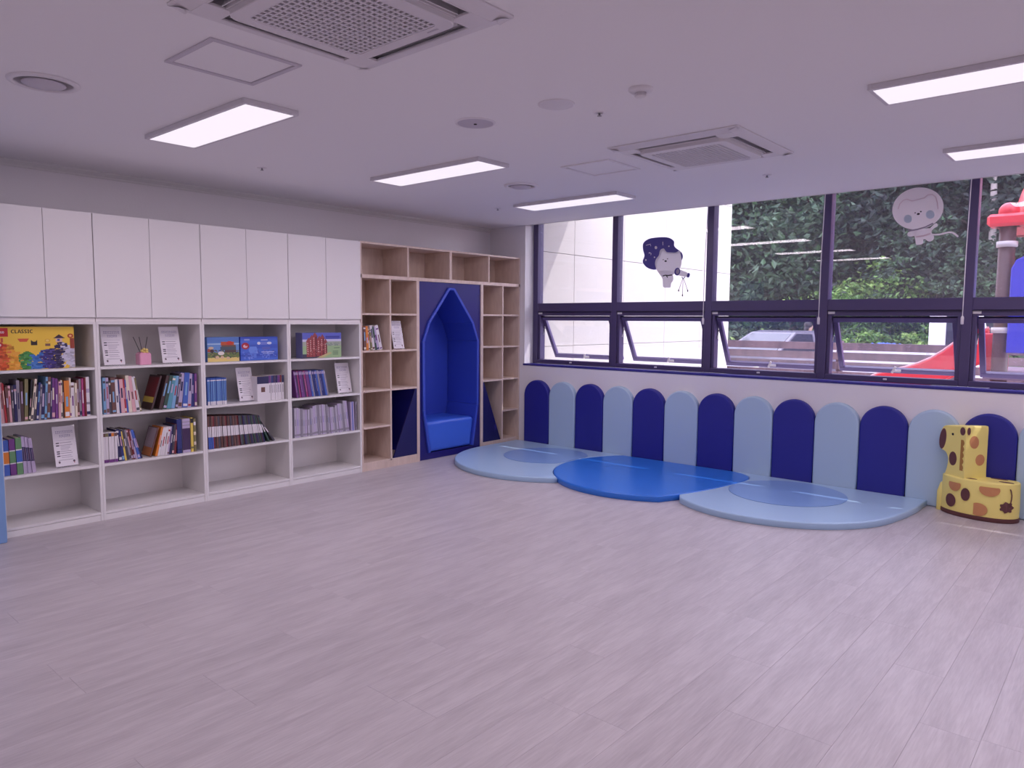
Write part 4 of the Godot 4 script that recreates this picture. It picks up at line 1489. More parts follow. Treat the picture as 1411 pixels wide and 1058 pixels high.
	for i in 5: b.ball(Vector3(0.026 + 0.004 * (i % 2), 0.108 + 0.012 * sin(i * 1.3), 0.018 * cos(i * 1.26)), Vector3(0.010, 0.011, 0.013), 10, 6)
	obj("bow", b, mat(s(226, 200, 120), 0.6), t)
	for q in [0.42, 0.16, -0.20]:
		b = MB.new()
		b.tube([Vector3(0, 0.06, q * 0.02), Vector3(0, 0.215, q * 0.17)], 0.0024, 6)
		obj("reed", b, M.black, t)
	# ---- bookcase with the yellow box: long mixed row
	var L := []
	var spec := [["pink", 5, .275, 0.03], ["red", 3, .27, 0.05], ["brown", 4, .245, 0.03], ["pink", 4, .25, 0.02], ["dark grey", 3, .25, 0.0], ["navy", 5, .255, 0.0], ["grey", 5, .285, 0.0], ["dark brown", 5, .275, -0.01], ["olive", 6, .29, -0.04], ["black", 3, .285, -0.09], ["cream", 4, .29, -0.13],
		["dark grey", 5, .245, -0.12], ["dark blue", 4, .262, -0.10], ["grey", 3, .25, -0.08], ["navy", 6, .24, -0.07], ["sky blue", 4, .30, -0.07], ["brown", 5, .30, -0.06], ["navy", 3, .285, -0.05], ["purple", 6, .29, -0.03], ["purple", 5, .285, -0.02], ["pink", 4, .262, -0.03], ["cream", 3, .27, -0.02], ["dark brown", 3, .26, -0.02],
		["orange", 9, .265, -0.01], ["cream", 3, .285, -0.01], ["white", 6, .25, -0.005], ["cream", 4, .245, -0.01], ["brown", 4, .265, 0.0], ["grey", 4, .272, 0.0], ["magenta", 4, .275, 0.0]]
	var fl := RandomNumberGenerator.new()
	fl.seed = 31
	for q in spec:
		L.append([q[0], q[1], q[2], q[3], bands_for(q[0], fl)])
	run(3.0, 117.5, SHELF[1], 577.0, L, "row under the yellow toy box", "from the pale blue panel", "mixed row under the yellow toy box")
	book("dark red book ending the row under the yellow toy box", "mixed row under the yellow toy box", on_x(119.0, 575.0, XS - 0.03).z, SHELF[1], 0.012, 0.28, 0.17, 0.0, "dark red", [])
	book("white patterned book last in the row under the yellow toy box", "mixed row under the yellow toy box", on_x(122.5, 574.0, XS - 0.03).z, SHELF[1], 0.022, 0.285, 0.17, 0.0, "white", [[0.3, 0.36, "grey"], [0.6, 0.7, "lilac"], [0.04, 0.12, "navy"]])
	# three colour-block volumes and the striped series
	L = [["blue", 9, .245, 0.02, [[0.34, 0.66, "orange"], [0.66, 0.69, "white"], [0.31, 0.34, "white"]]], ["purple", 9, .25, 0.02, [[0.34, 0.66, "green"], [0.66, 0.69, "white"], [0.31, 0.34, "white"]]], ["green", 9, .255, 0.02, [[0.34, 0.66, "blue"], [0.66, 0.69, "white"], [0.31, 0.34, "white"]]]]
	run(6.0, 33.0, SHELF[2], 651.0, L, "block-coloured spines", "from the pale blue panel", "block-coloured volumes")
	L = []
	for i in 6: L.append(["lilac", 3, .262 - 0.004 * i, 0.03 + 0.012 * i, [[0.36, 0.70, "dark purple" if i % 2 else "navy", 0.7], [0.34, 0.36, "navy"], [0.70, 0.72, "navy"]]])
	run(33.0, 51.0, SHELF[2], 648.0, L, "", "", "lilac series", "thin lilac book with dark band beside the block-coloured spines")
	# ---- bookcase with the reed diffuser
	L = []
	for q in [["sky blue", 4, .272, 0.0], ["lilac", 4, .272, 0.0], ["dark grey", 3, .25, 0.01], ["brown", 6, .272, 0.02], ["white", 4, .255, 0.03], ["dark blue", 2, .25, 0.03], ["pink", 5, .255, 0.04], ["red", 3, .258, 0.05], ["blue", 2.5, .25, 0.05], ["cream", 5, .28, 0.07], ["pink", 5, .275, 0.09], ["white", 5, .27, 0.11], ["olive", 2.5, .262, 0.15]]:
		L.append([q[0], q[1], q[2], q[3], bands_for(q[0], fl)])
	run(143.5, 196.0, SHELF[1], 570.0, L, "row under the diffuser", "from the yellow box bookcase", "left row under the reed diffuser")
	L = []
	for q in [["dark brown", 4, .27, -0.26], ["dark green", 4, .268, -0.24], ["teal", 5, .26, -0.20], ["sky blue", 4, .26, -0.18], ["dark grey", 3, .275, -0.16], ["lilac", 5, .28, -0.13], ["blue", 6, .28, -0.10], ["lilac", 4, .272, -0.07], ["dark blue", 4, .268, -0.04], ["purple", 3, .27, -0.02]]:
		L.append([q[0], q[1], q[2], q[3], bands_for(q[0], fl)])
	run(219.0, 272.0, SHELF[1], 562.0, L, "leaning row under the diffuser", "from the tall striped book", "right row under the reed diffuser")
	# its first volume shows its front cover
	var bk := book("large book showing a red and yellow banded cover, leaning under the diffuser", "", on_x(208.0, 565.0, XS - 0.06).z, SHELF[1], 0.014, 0.275, 0.19, -0.30, "dark brown", [], 0.0, XS - 0.045)
	obj("cover_print", span(Vector3(-0.185, 0.10, 0.0072), Vector3(-0.004, 0.26, 0.0078)), bm(ink("dark red")), bk)
	obj("cover_print", span(Vector3(-0.185, 0.055, 0.0072), Vector3(-0.004, 0.10, 0.0078)), bm(ink("yellow")), bk)
	L = []
	for i in 5: L.append(["white", 4, .228, 0.0, [[0.0, 0.10, "purple"], [0.86, 0.97, ["brown", "olive", "navy", "orange", "brown"][i]]]])
	run(143.0, 163.0, SHELF[2], 634.0, L, "", "", "white series", "white spined book with purple foot on the third shelf")
	L = []
	for q in [["navy", 5, .245, 0.08], ["dark blue", 4, .235, 0.10], ["yellow", 3, .225, 0.13], ["dark grey", 4, .238, 0.13], ["grey", 3, .235, 0.14], ["brown", 3, .24, 0.15], ["dark red", 3, .235, 0.16], ["lilac", 3, .225, 0.18], ["blue", 4, .232, 0.21], ["navy", 3, .225, 0.25]]:
		L.append([q[0], q[1], q[2], q[3], bands_for(q[0], fl)])
	run(164.0, 197.0, SHELF[2], 631.0, L, "leaning on the white series", "from the white series", "books leaning on the white series")
	L = []
	for q in [["orange", 3, .232, -0.25], ["white", 3, .226, -0.23], ["white", 3, .226, -0.21], ["white", 3, .226, -0.19], ["white", 3, .226, -0.17], ["lilac", 3, .224, -0.16], ["navy", 3, .235, -0.14], ["dark grey", 3, .238, -0.12], ["dark red", 3, .24, -0.10]]:
		L.append([q[0], q[1], q[2], q[3], bands_for(q[0], fl)])
	run(214.0, 243.0, SHELF[2], 625.0, L, "leaning on the tall blue binder", "from the open gap", "books leaning on the blue binder")
	bk = book("tan picture book with its cover showing, leaning on thin white spines", "", on_x(206.0, 627.0, XS - 0.06).z, SHELF[2], 0.010, 0.232, 0.165, -0.29, "brown", [], 0.0, XS - 0.04)
	obj("cover_print", span(Vector3(-0.155, 0.004, 0.0052), Vector3(-0.006, 0.07, 0.0058)), bm(s(206, 130, 80)), bk)
	obj("cover_print", span(Vector3(-0.155, 0.07, 0.0052), Vector3(-0.006, 0.226, 0.0058)), bm(s(176, 158, 168)), bk)
	book("tall dark blue binder on the third shelf under the diffuser", "", on_x(248.0, 622.0, XS - 0.03).z, SHELF[2], 0.036, 0.276, 0.20, 0.0, "dark blue", [[0.1, 0.13, "navy"]])
	book("thick purple binder with a white head on the third shelf", "", on_x(257.5, 620.0, XS - 0.03).z, SHELF[2], 0.062, 0.274, 0.20, 0.0, "lilac", [[0.08, 0.72, "dark purple"], [0.80, 0.82, "grey"], [0.90, 0.92, "grey"]])
	book("pale yellow thin book beside the purple binder", "", on_x(265.3, 618.0, XS - 0.03).z, SHELF[2], 0.020, 0.278, 0.18, 0.0, "yellow", [[0.85, 0.98, "black"], [0.1, 0.15, "olive"]])
	book("olive speckled thin book beside the side panel, third shelf", "", on_x(269.2, 617.5, XS - 0.03).z, SHELF[2], 0.018, 0.27, 0.18, 0.0, "olive", [[0.5, 0.6, "cream"], [0.2, 0.3, "cream"], [0.8, 0.9, "white"]])
	# ---- bookcase with two boxes
	L = []
	for i in 13: L.append(["blue", 3, .222, 0.0, [[0.0, 0.14, "white"], [0.90, 0.94, "white"], [0.14, 0.90, "sky blue", [0.25, 0.5, 0.35][i % 3]]]])
	run(287.0, 313.0, SHELF[1], 556.0, L, "", "", "thin blue series", "thin blue spined book with white foot, below the vehicle box")
	bk = book("white slipcased book with a navy head, cover showing, beside the notice", "", on_x(362.0, 549.5, XS - 0.04).z, SHELF[1], 0.110, 0.215, 0.15, 0.0, "white", [[0.70, 1.0, "navy"], [0.36, 0.56, "brown", 0.34]])
	L = []
	for i in 7: L.append(["white", 3, .218, 0.0, [[0.70, 1.0, ["purple", "dark blue", "dark purple", "navy", "purple", "dark red", "navy"][i]], [0.30, 0.62, "grey", 0.3]], ["purple", "dark blue", "dark purple", "navy", "purple", "dark red", "navy"][i]])
	run(371.0, 392.0, SHELF[1], 547.0, L, "", "", "navy topped series", "white spined book with %h head, beside the navy topped slipcase")
	L = []
	var tops := ["brown", "dark brown", "brown", "dark red", "dark brown", "brown", "dark grey", "dark brown"]
	for i in 36:
		var u := i / 35.0
		var c: String = tops[i % 8] if u < 0.55 else ["dark grey", "dark green", "dark brown", "navy"][i % 4]
		L.append([c, 3, .275 - 0.03 * u, 0.02 + 0.20 * u * u, [[0.36, 0.68, "white", 0.9]] + ([[0.0, 0.36, "blue"]] if i < 3 else [])])
	run(288.0, 366.0, SHELF[2], 609.0, L, "", "", "brown and white series", "thin %c book with a white band in the long matching series")
	book("dark thin book slumping at the end of the brown series", "", on_x(371.0, 606.5, XS - 0.03).z, SHELF[2], 0.014, 0.245, 0.16, 0.42, "dark green", [[0.40, 0.70, "white", 0.6]])
	book("dark grey book slumping furthest from the brown series", "", on_x(378.0, 605.0, XS - 0.03).z, SHELF[2], 0.014, 0.225, 0.16, 0.62, "dark grey", [[0.45, 0.72, "white", 0.6]])
	# ---- bookcase beside the birch shelf
	L = []
	for i in 19:
		var u := i / 18.0
		var c: String = ["purple", "dark purple", "magenta", "purple"][i % 4] if u < 0.45 else ["dark blue", "blue", "grey", "dark blue"][i % 4]
		L.append([c, 3, .245, 0.14 + 0.06 * u, [[0.86, 0.96, "lilac", 0.6]] + ([[0.2, 0.7, "lilac", 0.12]] if i % 3 == 0 else [])])
	run(409.0, 454.0, SHELF[1], 544.0, L, "", "", "purple and blue series", "slim %c magazine leaning under the castle puzzle box")
	L = []
	var hh := [.272, .272, .265, .262, .25, .248, .25, .262, .255, .275, .28, .282, .28, .284, .28, .278, .25, .248, .25, .246, .262, .276, .278, .275, .30, .298]
	for i in 26:
		var lean: float = 0.0 if i < 8 else (0.05 if i < 16 else 0.07 + 0.004 * (i - 16))
		L.append([["silver", "lilac", "silver", "grey"][i % 4], 3, hh[i], lean, [[0.05, 0.12, "grey", 0.9], [0.4, 0.62, ["dark grey", "blue", "grey"][i % 3], 0.14]]])
	run(406.0, 482.0, SHELF[2], 598.0, L, "", "", "silver magazines", "%c spined magazine on the third shelf of bookcase beside birch shelf")
	book("lavender blue binder at the end of the silver magazines", "", on_x(486.5, 592.0, XS - 0.03).z, SHELF[2], 0.040, 0.282, 0.19, 0.03, "lilac", [[0.0, 1.0, "blue", 0.25]])
	book("thin grey folder against the birch side, after the lavender binder", "", on_x(491.0, 591.0, XS - 0.03).z, SHELF[2], 0.020, 0.278, 0.19, 0.0, "grey", [[0.1, 0.9, "dark grey", 0.2]])
	# ---- birch cubby
	L = []
	for q in [["brown", 4, .235, 0.03], ["orange", 3.5, .238, 0.05], ["cream", 3, .21, 0.08], ["olive", 3, .20, 0.11], ["white", 4, .245, 0.15], ["dark green", 2.5, .235, 0.18], ["lilac", 4, .238, 0.21], ["white", 4.5, .25, 0.24]]:
		L.append([q[0], q[1], q[2], q[3], bands_for(q[0], fl)])
	run(501.5, 528.0, 1.199, 479.0, L, "birch cubby", "from the white bookcase", "books in a birch cubby")

func bands_for(c: String, r: RandomNumberGenerator) -> Array:
	var light: bool = c in ["white", "cream", "pink", "lilac", "sky blue", "yellow", "silver", "grey"]
	var out := []
	var pool := ["brown", "dark grey", "red", "navy", "purple"] if light else ["white", "cream", "lilac", "sky blue", "pink"]
	var a := r.randf_range(0.30, 0.5)
	out.append([a, a + r.randf_range(0.2, 0.4), pool[r.randi() % 5], r.randf_range(0.3, 0.5)])
	if r.randf() < 0.6:
		out.append([0.04, r.randf_range(0.09, 0.16), pool[r.randi() % 5], 0.8])
	if r.randf() < 0.4:
		var d := r.randf_range(0.82, 0.9)
		out.append([d, d + 0.06, pool[r.randi() % 5], 0.8])
	return out

# ------------------------------------------------------------------ window stickers (flat vinyl on the panes)
func sticker_poly(t: Node3D, pts: Array, m: Material, called: String, layer: int, smooth_ := true, per := 4):
	var inv := t.transform.affine_inverse()
	var nrm := t.transform.basis.z
	var loc := []
	for p in pts:
		var q: Vector3 = inv * on_plane(p.x, p.y, t.position, nrm)
		loc.append(Vector2(q.x, q.y))
	var poly: PackedVector2Array = curve(loc, per) if smooth_ else PackedVector2Array(loc)
	var b := MB.new()
	var z0 := 0.0036 + 0.0007 * layer
	b.prism(poly, [Vector2(0, z0), Vector2(0, z0 + 0.0006)])
	obj(called, b, m, t)

func sticker_line(t: Node3D, pts: Array, m: Material, called: String, layer: int, r := 0.004):
	var inv := t.transform.affine_inverse()
	var nrm := t.transform.basis.z
	var poly := PackedVector2Array()
	var lo := []
	for p in pts:
		var q: Vector3 = inv * on_plane(p.x, p.y, t.position, nrm)
		lo.append(Vector2(q.x, q.y))
	var left := []
	var right := []
	for i in lo.size():
		var d: Vector2 = (lo[mini(i + 1, lo.size() - 1)] - lo[maxi(i - 1, 0)]).normalized()
		left.append(lo[i] + Vector2(-d.y, d.x) * r)
		right.append(lo[i] - Vector2(-d.y, d.x) * r)
	right.reverse()
	for p in left: poly.append(p)
	for p in right: poly.append(p)
	var b := MB.new()
	var z0 := 0.0036 + 0.0007 * layer
	b.prism(poly, [Vector2(0, z0), Vector2(0, z0 + 0.0006)])
	obj(called, b, m, t)

func disc_px(cx: float, cy: float, rx: float, ry: float, turn := 0.0, n := 16) -> Array:
	var o := []
	for i in n:
		o.append(Vector2(cx, cy) + Vector2(cos(TAU * i / n) * rx, sin(TAU * i / n) * ry).rotated(turn))
	return o

func make_window_stickers():
	var A := func(l: Array) -> Array: return l.map(func(v): return Vector2(720.0 + v[0] / 5.04, 280.0 + v[1] / 5.04))
	var pr: Node3D = pane_root[1]
	var t := thing("window_sticker", "window sticker of a pale bear with a telescope before a starry night patch", "sticker", pr.position, "", pr.rotation)
	sticker_poly(t, A.call([[842, 275], [890, 244], [1000, 236], [1052, 262], [1056, 300], [1102, 338], [1108, 352], [1088, 346], [1062, 352], [1030, 352], [1004, 350], [984, 332], [968, 344], [960, 372], [938, 398], [934, 440], [922, 462], [868, 448], [836, 408], [848, 365], [838, 320]]), M.decal_night, "night_patch", 0)
	sticker_poly(t, A.call([[948, 470], [962, 505], [974, 530], [978, 580], [1002, 586], [1028, 584], [1034, 555], [1048, 535], [1046, 500], [1030, 470]]), M.decal_cream, "bear_body", 1)
	sticker_poly(t, A.call([[924, 435], [926, 395], [948, 362], [958, 326], [982, 314], [1002, 338], [1035, 342], [1066, 342], [1090, 332], [1110, 352], [1108, 385], [1104, 430], [1082, 472], [1040, 498], [990, 506], [945, 482]]), M.decal_cream, "bear_head", 2)
	sticker_poly(t, A.call([[1098, 342], [1110, 350], [1116, 370], [1108, 394], [1104, 370]]), M.decal_night, "ear_shade", 3)
	for q in [[979, 392, 4, 3], [1009, 386, 4, 3], [996, 402, 8, 6]]:
		sticker_poly(t, A.call(disc_px(q[0], q[1], q[2], q[3], 0, 10).map(func(v): return [v.x, v.y])), M.black, "face_mark", 3)
	sticker_line(t, A.call([[974, 506], [994, 500], [1012, 502], [1040, 498]]), M.black, "scarf", 3, 0.006)
	sticker_line(t, A.call([[1000, 502], [1010, 516]]), M.black, "scarf", 3, 0.005)
	sticker_poly(t, A.call([[1082, 455], [1148, 482], [1146, 514], [1078, 500]]), M.decal_cream, "telescope_tube", 3, false)
	sticker_poly(t, A.call(disc_px(1077, 475, 20, 27, 0.2, 16).map(func(v): return [v.x, v.y])), M.decal_night, "telescope_lens", 4)
	sticker_poly(t, A.call(disc_px(1080, 474, 11, 19, 0.2, 14).map(func(v): return [v.x, v.y])), M.decal_grey, "telescope_lens", 5)
	sticker_poly(t, A.call(disc_px(1154, 500, 10, 17, 0.25, 14).map(func(v): return [v.x, v.y])), M.decal_night, "telescope_eyepiece", 4)
	sticker_line(t, A.call([[1108, 512], [1118, 524], [1130, 512]]), M.decal_night, "telescope_mount", 4, 0.005)
	for q in [[[1114, 524], [1086, 606]], [[1117, 524], [1113, 640]], [[1121, 524], [1149, 608]]]:
		sticker_line(t, A.call(q), M.decal_grey, "tripod_leg", 3, 0.0026)
		sticker_poly(t, A.call(disc_px(q[1][0], q[1][1], 4, 8, 0, 8).map(func(v): return [v.x, v.y])), M.black, "tripod_foot", 4)
	for q in [[[860, 292], [890, 284], [893, 298]], [[884, 342], [896, 350], [892, 360]], [[976, 268], [977, 292]]]:
		sticker_line(t, A.call(q), M.decal_white, "constellation", 2, 0.003)
	for q in [[928, 308, 9, 11], [1018, 299, 5, 5], [918, 375, 5, 5], [858, 394, 5, 6], [882, 345, 4, 4]]:
		sticker_poly(t, A.call(disc_px(q[0], q[1], q[2], q[3], 0, 8).map(func(v): return [v.x, v.y])), M.decal_white, "star", 2)
	# second bear
	var B := func(l: Array) -> Array: return l.map(func(v): return Vector2(1180.0 + v[0] / 8.3, 240.0 + v[1] / 8.3))
	pr = pane_root[3]
	t = thing("window_sticker", "window sticker of a floating bear in a big round helmet", "sticker", pr.position, "", pr.rotation)
	sticker_line(t, B.call([[862, 690], [905, 692], [960, 688], [1010, 676], [1060, 664], [1100, 668], [1135, 688], [1165, 716]]), M.decal_white, "tether", 0, 0.007)
	sticker_poly(t, B.call([[664, 640], [760, 625], [858, 622], [862, 672], [888, 710], [880, 752], [840, 770], [812, 762], [790, 744], [766, 752], [764, 790], [730, 806], [686, 804], [676, 752], [664, 700]]), M.decal_white, "bear_body", 1)
	sticker_poly(t, B.call([[690, 650], [640, 650], [598, 664], [584, 690], [600, 712], [640, 712], [690, 690]]), M.decal_white, "bear_arm", 2)
	sticker_poly(t, B.call([[830, 640], [870, 592], [905, 562], [932, 572], [928, 598], [890, 618], [860, 650]]), M.decal_white, "bear_arm", 2)
	sticker_poly(t, B.call(disc_px(706, 393, 296, 238, -0.22, 28).map(func(v): return [v.x, v.y])), M.decal_white, "helmet", 3)
	sticker_line(t, B.call([[600, 648], [700, 632], [790, 606], [880, 562]]), M.decal_grey, "collar", 4, 0.006)
	sticker_line(t, B.call([[684, 718], [770, 706], [850, 680]]), M.decal_pink, "belt", 4, 0.006)
	sticker_line(t, B.call([[480, 400], [500, 340], [540, 298], [580, 286], [640, 308], [710, 290], [780, 272], [820, 236], [870, 232], [910, 262], [930, 330], [936, 400]]), M.decal_pink, "face_outline", 4, 0.0035)
	for q in [[592, 512, 46, 48], [846, 462, 50, 48]]:
		sticker_poly(t, B.call(disc_px(q[0], q[1], q[2], q[3]).map(func(v): return [v.x, v.y])), M.decal_blue, "cheek", 4)
	for q in [[675, 443, 8, 6], [740, 428, 10, 8], [711, 456, 18, 11]]:
		sticker_poly(t, B.call(disc_px(q[0], q[1], q[2], q[3], -0.2, 10).map(func(v): return [v.x, v.y])), M.black, "face_mark", 4)

# ------------------------------------------------------------------ outside the windows
const GY := -0.12
func leaf_ball(b: SurfaceTool, c: Vector3, r: Vector3, n: int, size: float, cols: Array, rg: RandomNumberGenerator, droop := 0.4):
	# twigs of leaves scattered through clumps; each leaf is a folded diamond of its own colour
	var clumps := []
	for i in maxi(6, n / 42):
		var d := Vector3(rg.randfn(), rg.randfn(), rg.randfn()).normalized() * pow(rg.randf(), 0.33)
		clumps.append([d, rg.randf_range(0.12, 0.28), rg.randi() % cols.size()])
	for i in n:
		var cl: Array = clumps[rg.randi() % clumps.size()]
		var off: Vector3 = Vector3(rg.randfn(), rg.randfn() * 0.6, rg.randfn()) * cl[1] * 0.7
		var p: Vector3 = c + (cl[0] + off) * r
		if p.y < GY + 0.05: p.y = GY + 0.05 + rg.randf() * 0.2
		var ax := Vector3(rg.randfn(), rg.randfn() * 0.5 - droop, rg.randfn()).normalized()
		var nn := ax.cross(Vector3(rg.randfn(), rg.randfn() + 0.6, rg.randfn())).normalized()
		var w := ax.cross(nn) * size * rg.randf_range(0.20, 0.34)
		var l := ax * size * rg.randf_range(0.7, 1.25)
		var col: Color = cols[cl[2] if rg.randf() < 0.7 else rg.randi() % cols.size()]
		var k := rg.randf_range(0.5, 1.2)
		b.set_color(Color(col.r * k, col.g * k, col.b * k))
		var bend := nn * size * 0.12
		var a0 := p - l * 0.5
		var a1 := p + l * 0.5 - bend
		b.add_vertex(a0); b.add_vertex(p + w + bend); b.add_vertex(a1)
		b.add_vertex(a0); b.add_vertex(a1); b.add_vertex(p - w + bend)

func leaf_mat() -> StandardMaterial3D:
	var m := mat(Color.WHITE, 0.55)
	m.vertex_color_use_as_albedo = true
	m.cull_mode = BaseMaterial3D.CULL_DISABLED
	m.backlight_enabled = true
	m.backlight = Color(0.7, 0.8, 0.55)
	return m

func leaves(called: String, parent: Node3D, parts: Array, size: float, cols: Array, seed_: int, m: Material):
	var st := SurfaceTool.new()
	st.begin(Mesh.PRIMITIVE_TRIANGLES)
	st.set_smooth_group(-1)
	var rg := RandomNumberGenerator.new()
	rg.seed = seed_
	for p in parts:
		leaf_ball(st, p[0], p[1], p[2], size, cols, rg)
	st.generate_normals()
	var o := obj(called, st.commit(), m, parent)
	o.set_meta("kind", "stuff")

func tree(label: String, at: Vector3, h: float, r: float, n: int, size: float, cols: Array, seed_: int, m: Material, bark: Material, crown_low := 0.25, low_branches := true):
	var t := thing("tree", label, "tree", at, "trees beyond the car park")
	var b := MB.new()
	b.tube([Vector3(0, 0, 0), Vector3(0.05, h * 0.3, 0.03), Vector3(-0.03, h * 0.62, 0), Vector3(0.02, h * 0.9, 0)], 0.13, 9, 0.03)
	for k in (5 if low_branches else 0):
		var a := k * 2.4 + seed_
		var y := h * (0.35 + 0.1 * k)
		b.tube([Vector3(0, y, 0), Vector3(cos(a) * r * 0.4, y + h * 0.10, sin(a) * r * 0.4), Vector3(cos(a) * r * 0.75, y + h * 0.14, sin(a) * r * 0.75)], 0.05, 6, 0.012)
	obj("trunk", b, bark, t)
	var lo := h * crown_low
	leaves("foliage", t, [[Vector3(0, (h + lo) / 2, 0), Vector3(r, (h - lo) / 2, r), n], [Vector3(0, lo + (h - lo) * 0.35, r * 0.2), Vector3(r * 1.05, (h - lo) * 0.33, r * 0.9), n / 2]], size, cols, seed_, m)

func make_outdoors():
	var gr := struct("ground", "grey paved yard outside the windows")
	var gm := mat(Color.WHITE, 0.9)
	gm.albedo_texture = noise_tex(0.03, [s(190, 184, 182), s(208, 202, 200), s(222, 216, 214)], Vector2i(256, 256), 9)
	gm.uv1_triplanar = true
	gm.uv1_world_triplanar = true
	gm.uv1_scale = Vector3.ONE * 0.4
	obj("paving", span(Vector3(-30, GY - 0.2, -45), Vector3(25, GY, ZB - 0.3)), gm, gr)
	# wing of the same building, clad in pale stone slabs
	var wing := thing("building_wing", "pale stone-clad building wing outside the first windows", "building", Vector3(-5.72, GY, -9.8))
	var core := span(Vector3(-6.0, 0, 2.70), Vector3(-0.04, 8.2, -2.70))
	obj("core_wall", core, mat(s(196, 188, 188), 0.9), wing)
	var stone := []
	for i in 3:
		var m := mat(Color.WHITE, 0.7)
		m.albedo_texture = noise_tex(0.22, [s(158, 152, 144), s(184, 181, 174), s(202, 200, 193)], Vector2i(512, 512), 60 + i, 3)
		m.uv1_triplanar = true
		m.uv1_scale = Vector3.ONE * (1.1 + 0.1 * i)
		stone.append(m)
	var zs := [-7.085, -7.81, -9.005, -10.20, -11.395, -12.52]
	var ys := [GY, 1.18, 2.36, 3.54, 4.72, 5.9, 8.08]
	for i in 5:
		for j in 6:
			var a := Vector3(-0.04, ys[j] + 0.0025 - GY, zs[i] - 0.0025 + 9.8)
			var b := Vector3(0.0, ys[j + 1] - 0.0025 - GY, zs[i + 1] + 0.0025 + 9.8)
			obj("stone_slab", span(a, b, 0.003), stone[(i * 2 + j * 3) % 3], wing)
	# facade above the windows and the canopy that shades them
	var fc := struct("facade", "outer wall and canopy above the windows")
	obj("facade_wall", span(Vector3(-5.70, HC + 0.31, ZB - 0.3), Vector3(9.0, 5.0, ZB - 0.02)), M.wall, fc)
	obj("canopy_slab", span(Vector3(-5.70, CANOPY_Y, -8.0), Vector3(9.0, CANOPY_Y + 0.16, ZB - 0.29)), M.wall, fc)
	# slat fence
	var fz := -12.9
	var fm := []
	for i in 3:
		var m := mat(Color.WHITE, 0.7)
		m.albedo_texture = grain_tex(s(112, 90, 96), s(76, 60, 70), 64, 256, 90 + i)
		m.uv1_triplanar = true
		m.uv1_scale = Vector3.ONE * 1.5
		fm.append(m)
	var fence := thing("slat_fence", "brown horizontal slat fence running across the yard", "fence", Vector3(-1.6, GY, fz))
	var ytop := on_z(1050.0, 469.5, fz).y - GY
	for sct in 5:
		var xa := -4.6 + sct * 2.3
		obj("post", span(Vector3(xa - 0.045, 0, -0.045), Vector3(xa + 0.045, ytop + 0.03, 0.045), 0.004), fm[0], fence)
		for k in 7:
			var y1 := ytop - k * 0.160
			if y1 < 0.15: continue
			obj("slat", span(Vector3(xa - 0.0 + 0.002, y1 - 0.124, 0.046), Vector3(xa + 2.298, y1, 0.072), 0.004), fm[(sct + k) % 3], fence)
	# parked car
	var cp := on_z(1078.0, 470.0, -15.4)
	make_car(Vector3(cp.x, GY, -15.4), deg_to_rad(-108.0))
	make_person(Vector3(on_z(1114.0, 450.0, -18.2).x, GY, -18.2))
	make_truck()
	make_playground()
	# greenery
	var lm := leaf_mat()
	var bark := mat(s(120, 108, 104), 0.9)
	var pale_bark := mat(s(176, 166, 164), 0.9)
	var dark := [Color(0.016, 0.034, 0.026), Color(0.026, 0.055, 0.036), Color(0.050, 0.085, 0.060), Color(0.013, 0.026, 0.024)]
	var mid := [Color(0.038, 0.085, 0.046), Color(0.06, 0.125, 0.06), Color(0.024, 0.055, 0.034), Color(0.09, 0.15, 0.09)]
	var bright := [Color(0.20, 0.36, 0.10), Color(0.30, 0.46, 0.13), Color(0.14, 0.28, 0.08), Color(0.38, 0.52, 0.18)]
	var spots := [
		[-11.0, -23.6, 9.6, 2.8, 0], [-8.2, -22.4, 9.0, 2.6, 1], [-5.3, -23.2, 10.0, 2.8, 0], [-2.8, -22.4, 9.2, 2.5, 0], [-0.2, -23.4, 9.8, 2.8, 0], [2.8, -22.8, 9.0, 2.6, 0], [5.6, -23.6, 9.6, 2.8, 1],
		[-14.2, -23.2, 9.4, 2.9, 0], [-9.6, -27.0, 12.2, 3.2, 0], [-5.3, -27.6, 12.8, 3.3, 0], [-0.9, -27.4, 12.4, 3.3, 0], [3.7, -27.6, 12.6, 3.3, 0]]
	var lab := ["dark evergreen tree beyond the car park, seen past the stone wing", "loose mid green tree above the parked car", "dark leafy tree above the flatbed truck", "dark leafy tree behind the round-headed bear sticker", "dark leafy tree behind the playground tower",
		"leafy tree beyond the playground tower, right of the yard", "green tree furthest right beyond the yard", "dark tree hidden behind the stone wing", "tall back-row tree over the parked car", "tall back-row tree over the flatbed truck", "tall back-row tree behind the playground tower", "tall back-row tree at the yard's right"]
	for i in spots.size():
		var q: Array = spots[i]
		tree(lab[i], Vector3(q[0], GY, q[1]), q[2], q[3], 8000, 0.235, dark if q[4] == 0 else mid, 100 + i, lm, bark, 0.10)
	tree("slim pale-barked tree beside the playground tower", Vector3(on_z(1367.0, 320.0, -20.6).x, GY, -20.6), 8.4, 1.2, 1500, 0.2, mid, 177, lm, pale_bark, 0.62, false)
	tree("tall leafy yard tree standing past the playground tower, close to the building", Vector3(8.3, GY, -10.3), 9.6, 2.2, 5200, 0.26, mid, 190, lm, bark, 0.5)
	var bi := 0
	var blab := ["bright green bush under the round-headed bear sticker", "sunlit leafy bush beside the bright green bush", "leafy bush behind the playground posts"]
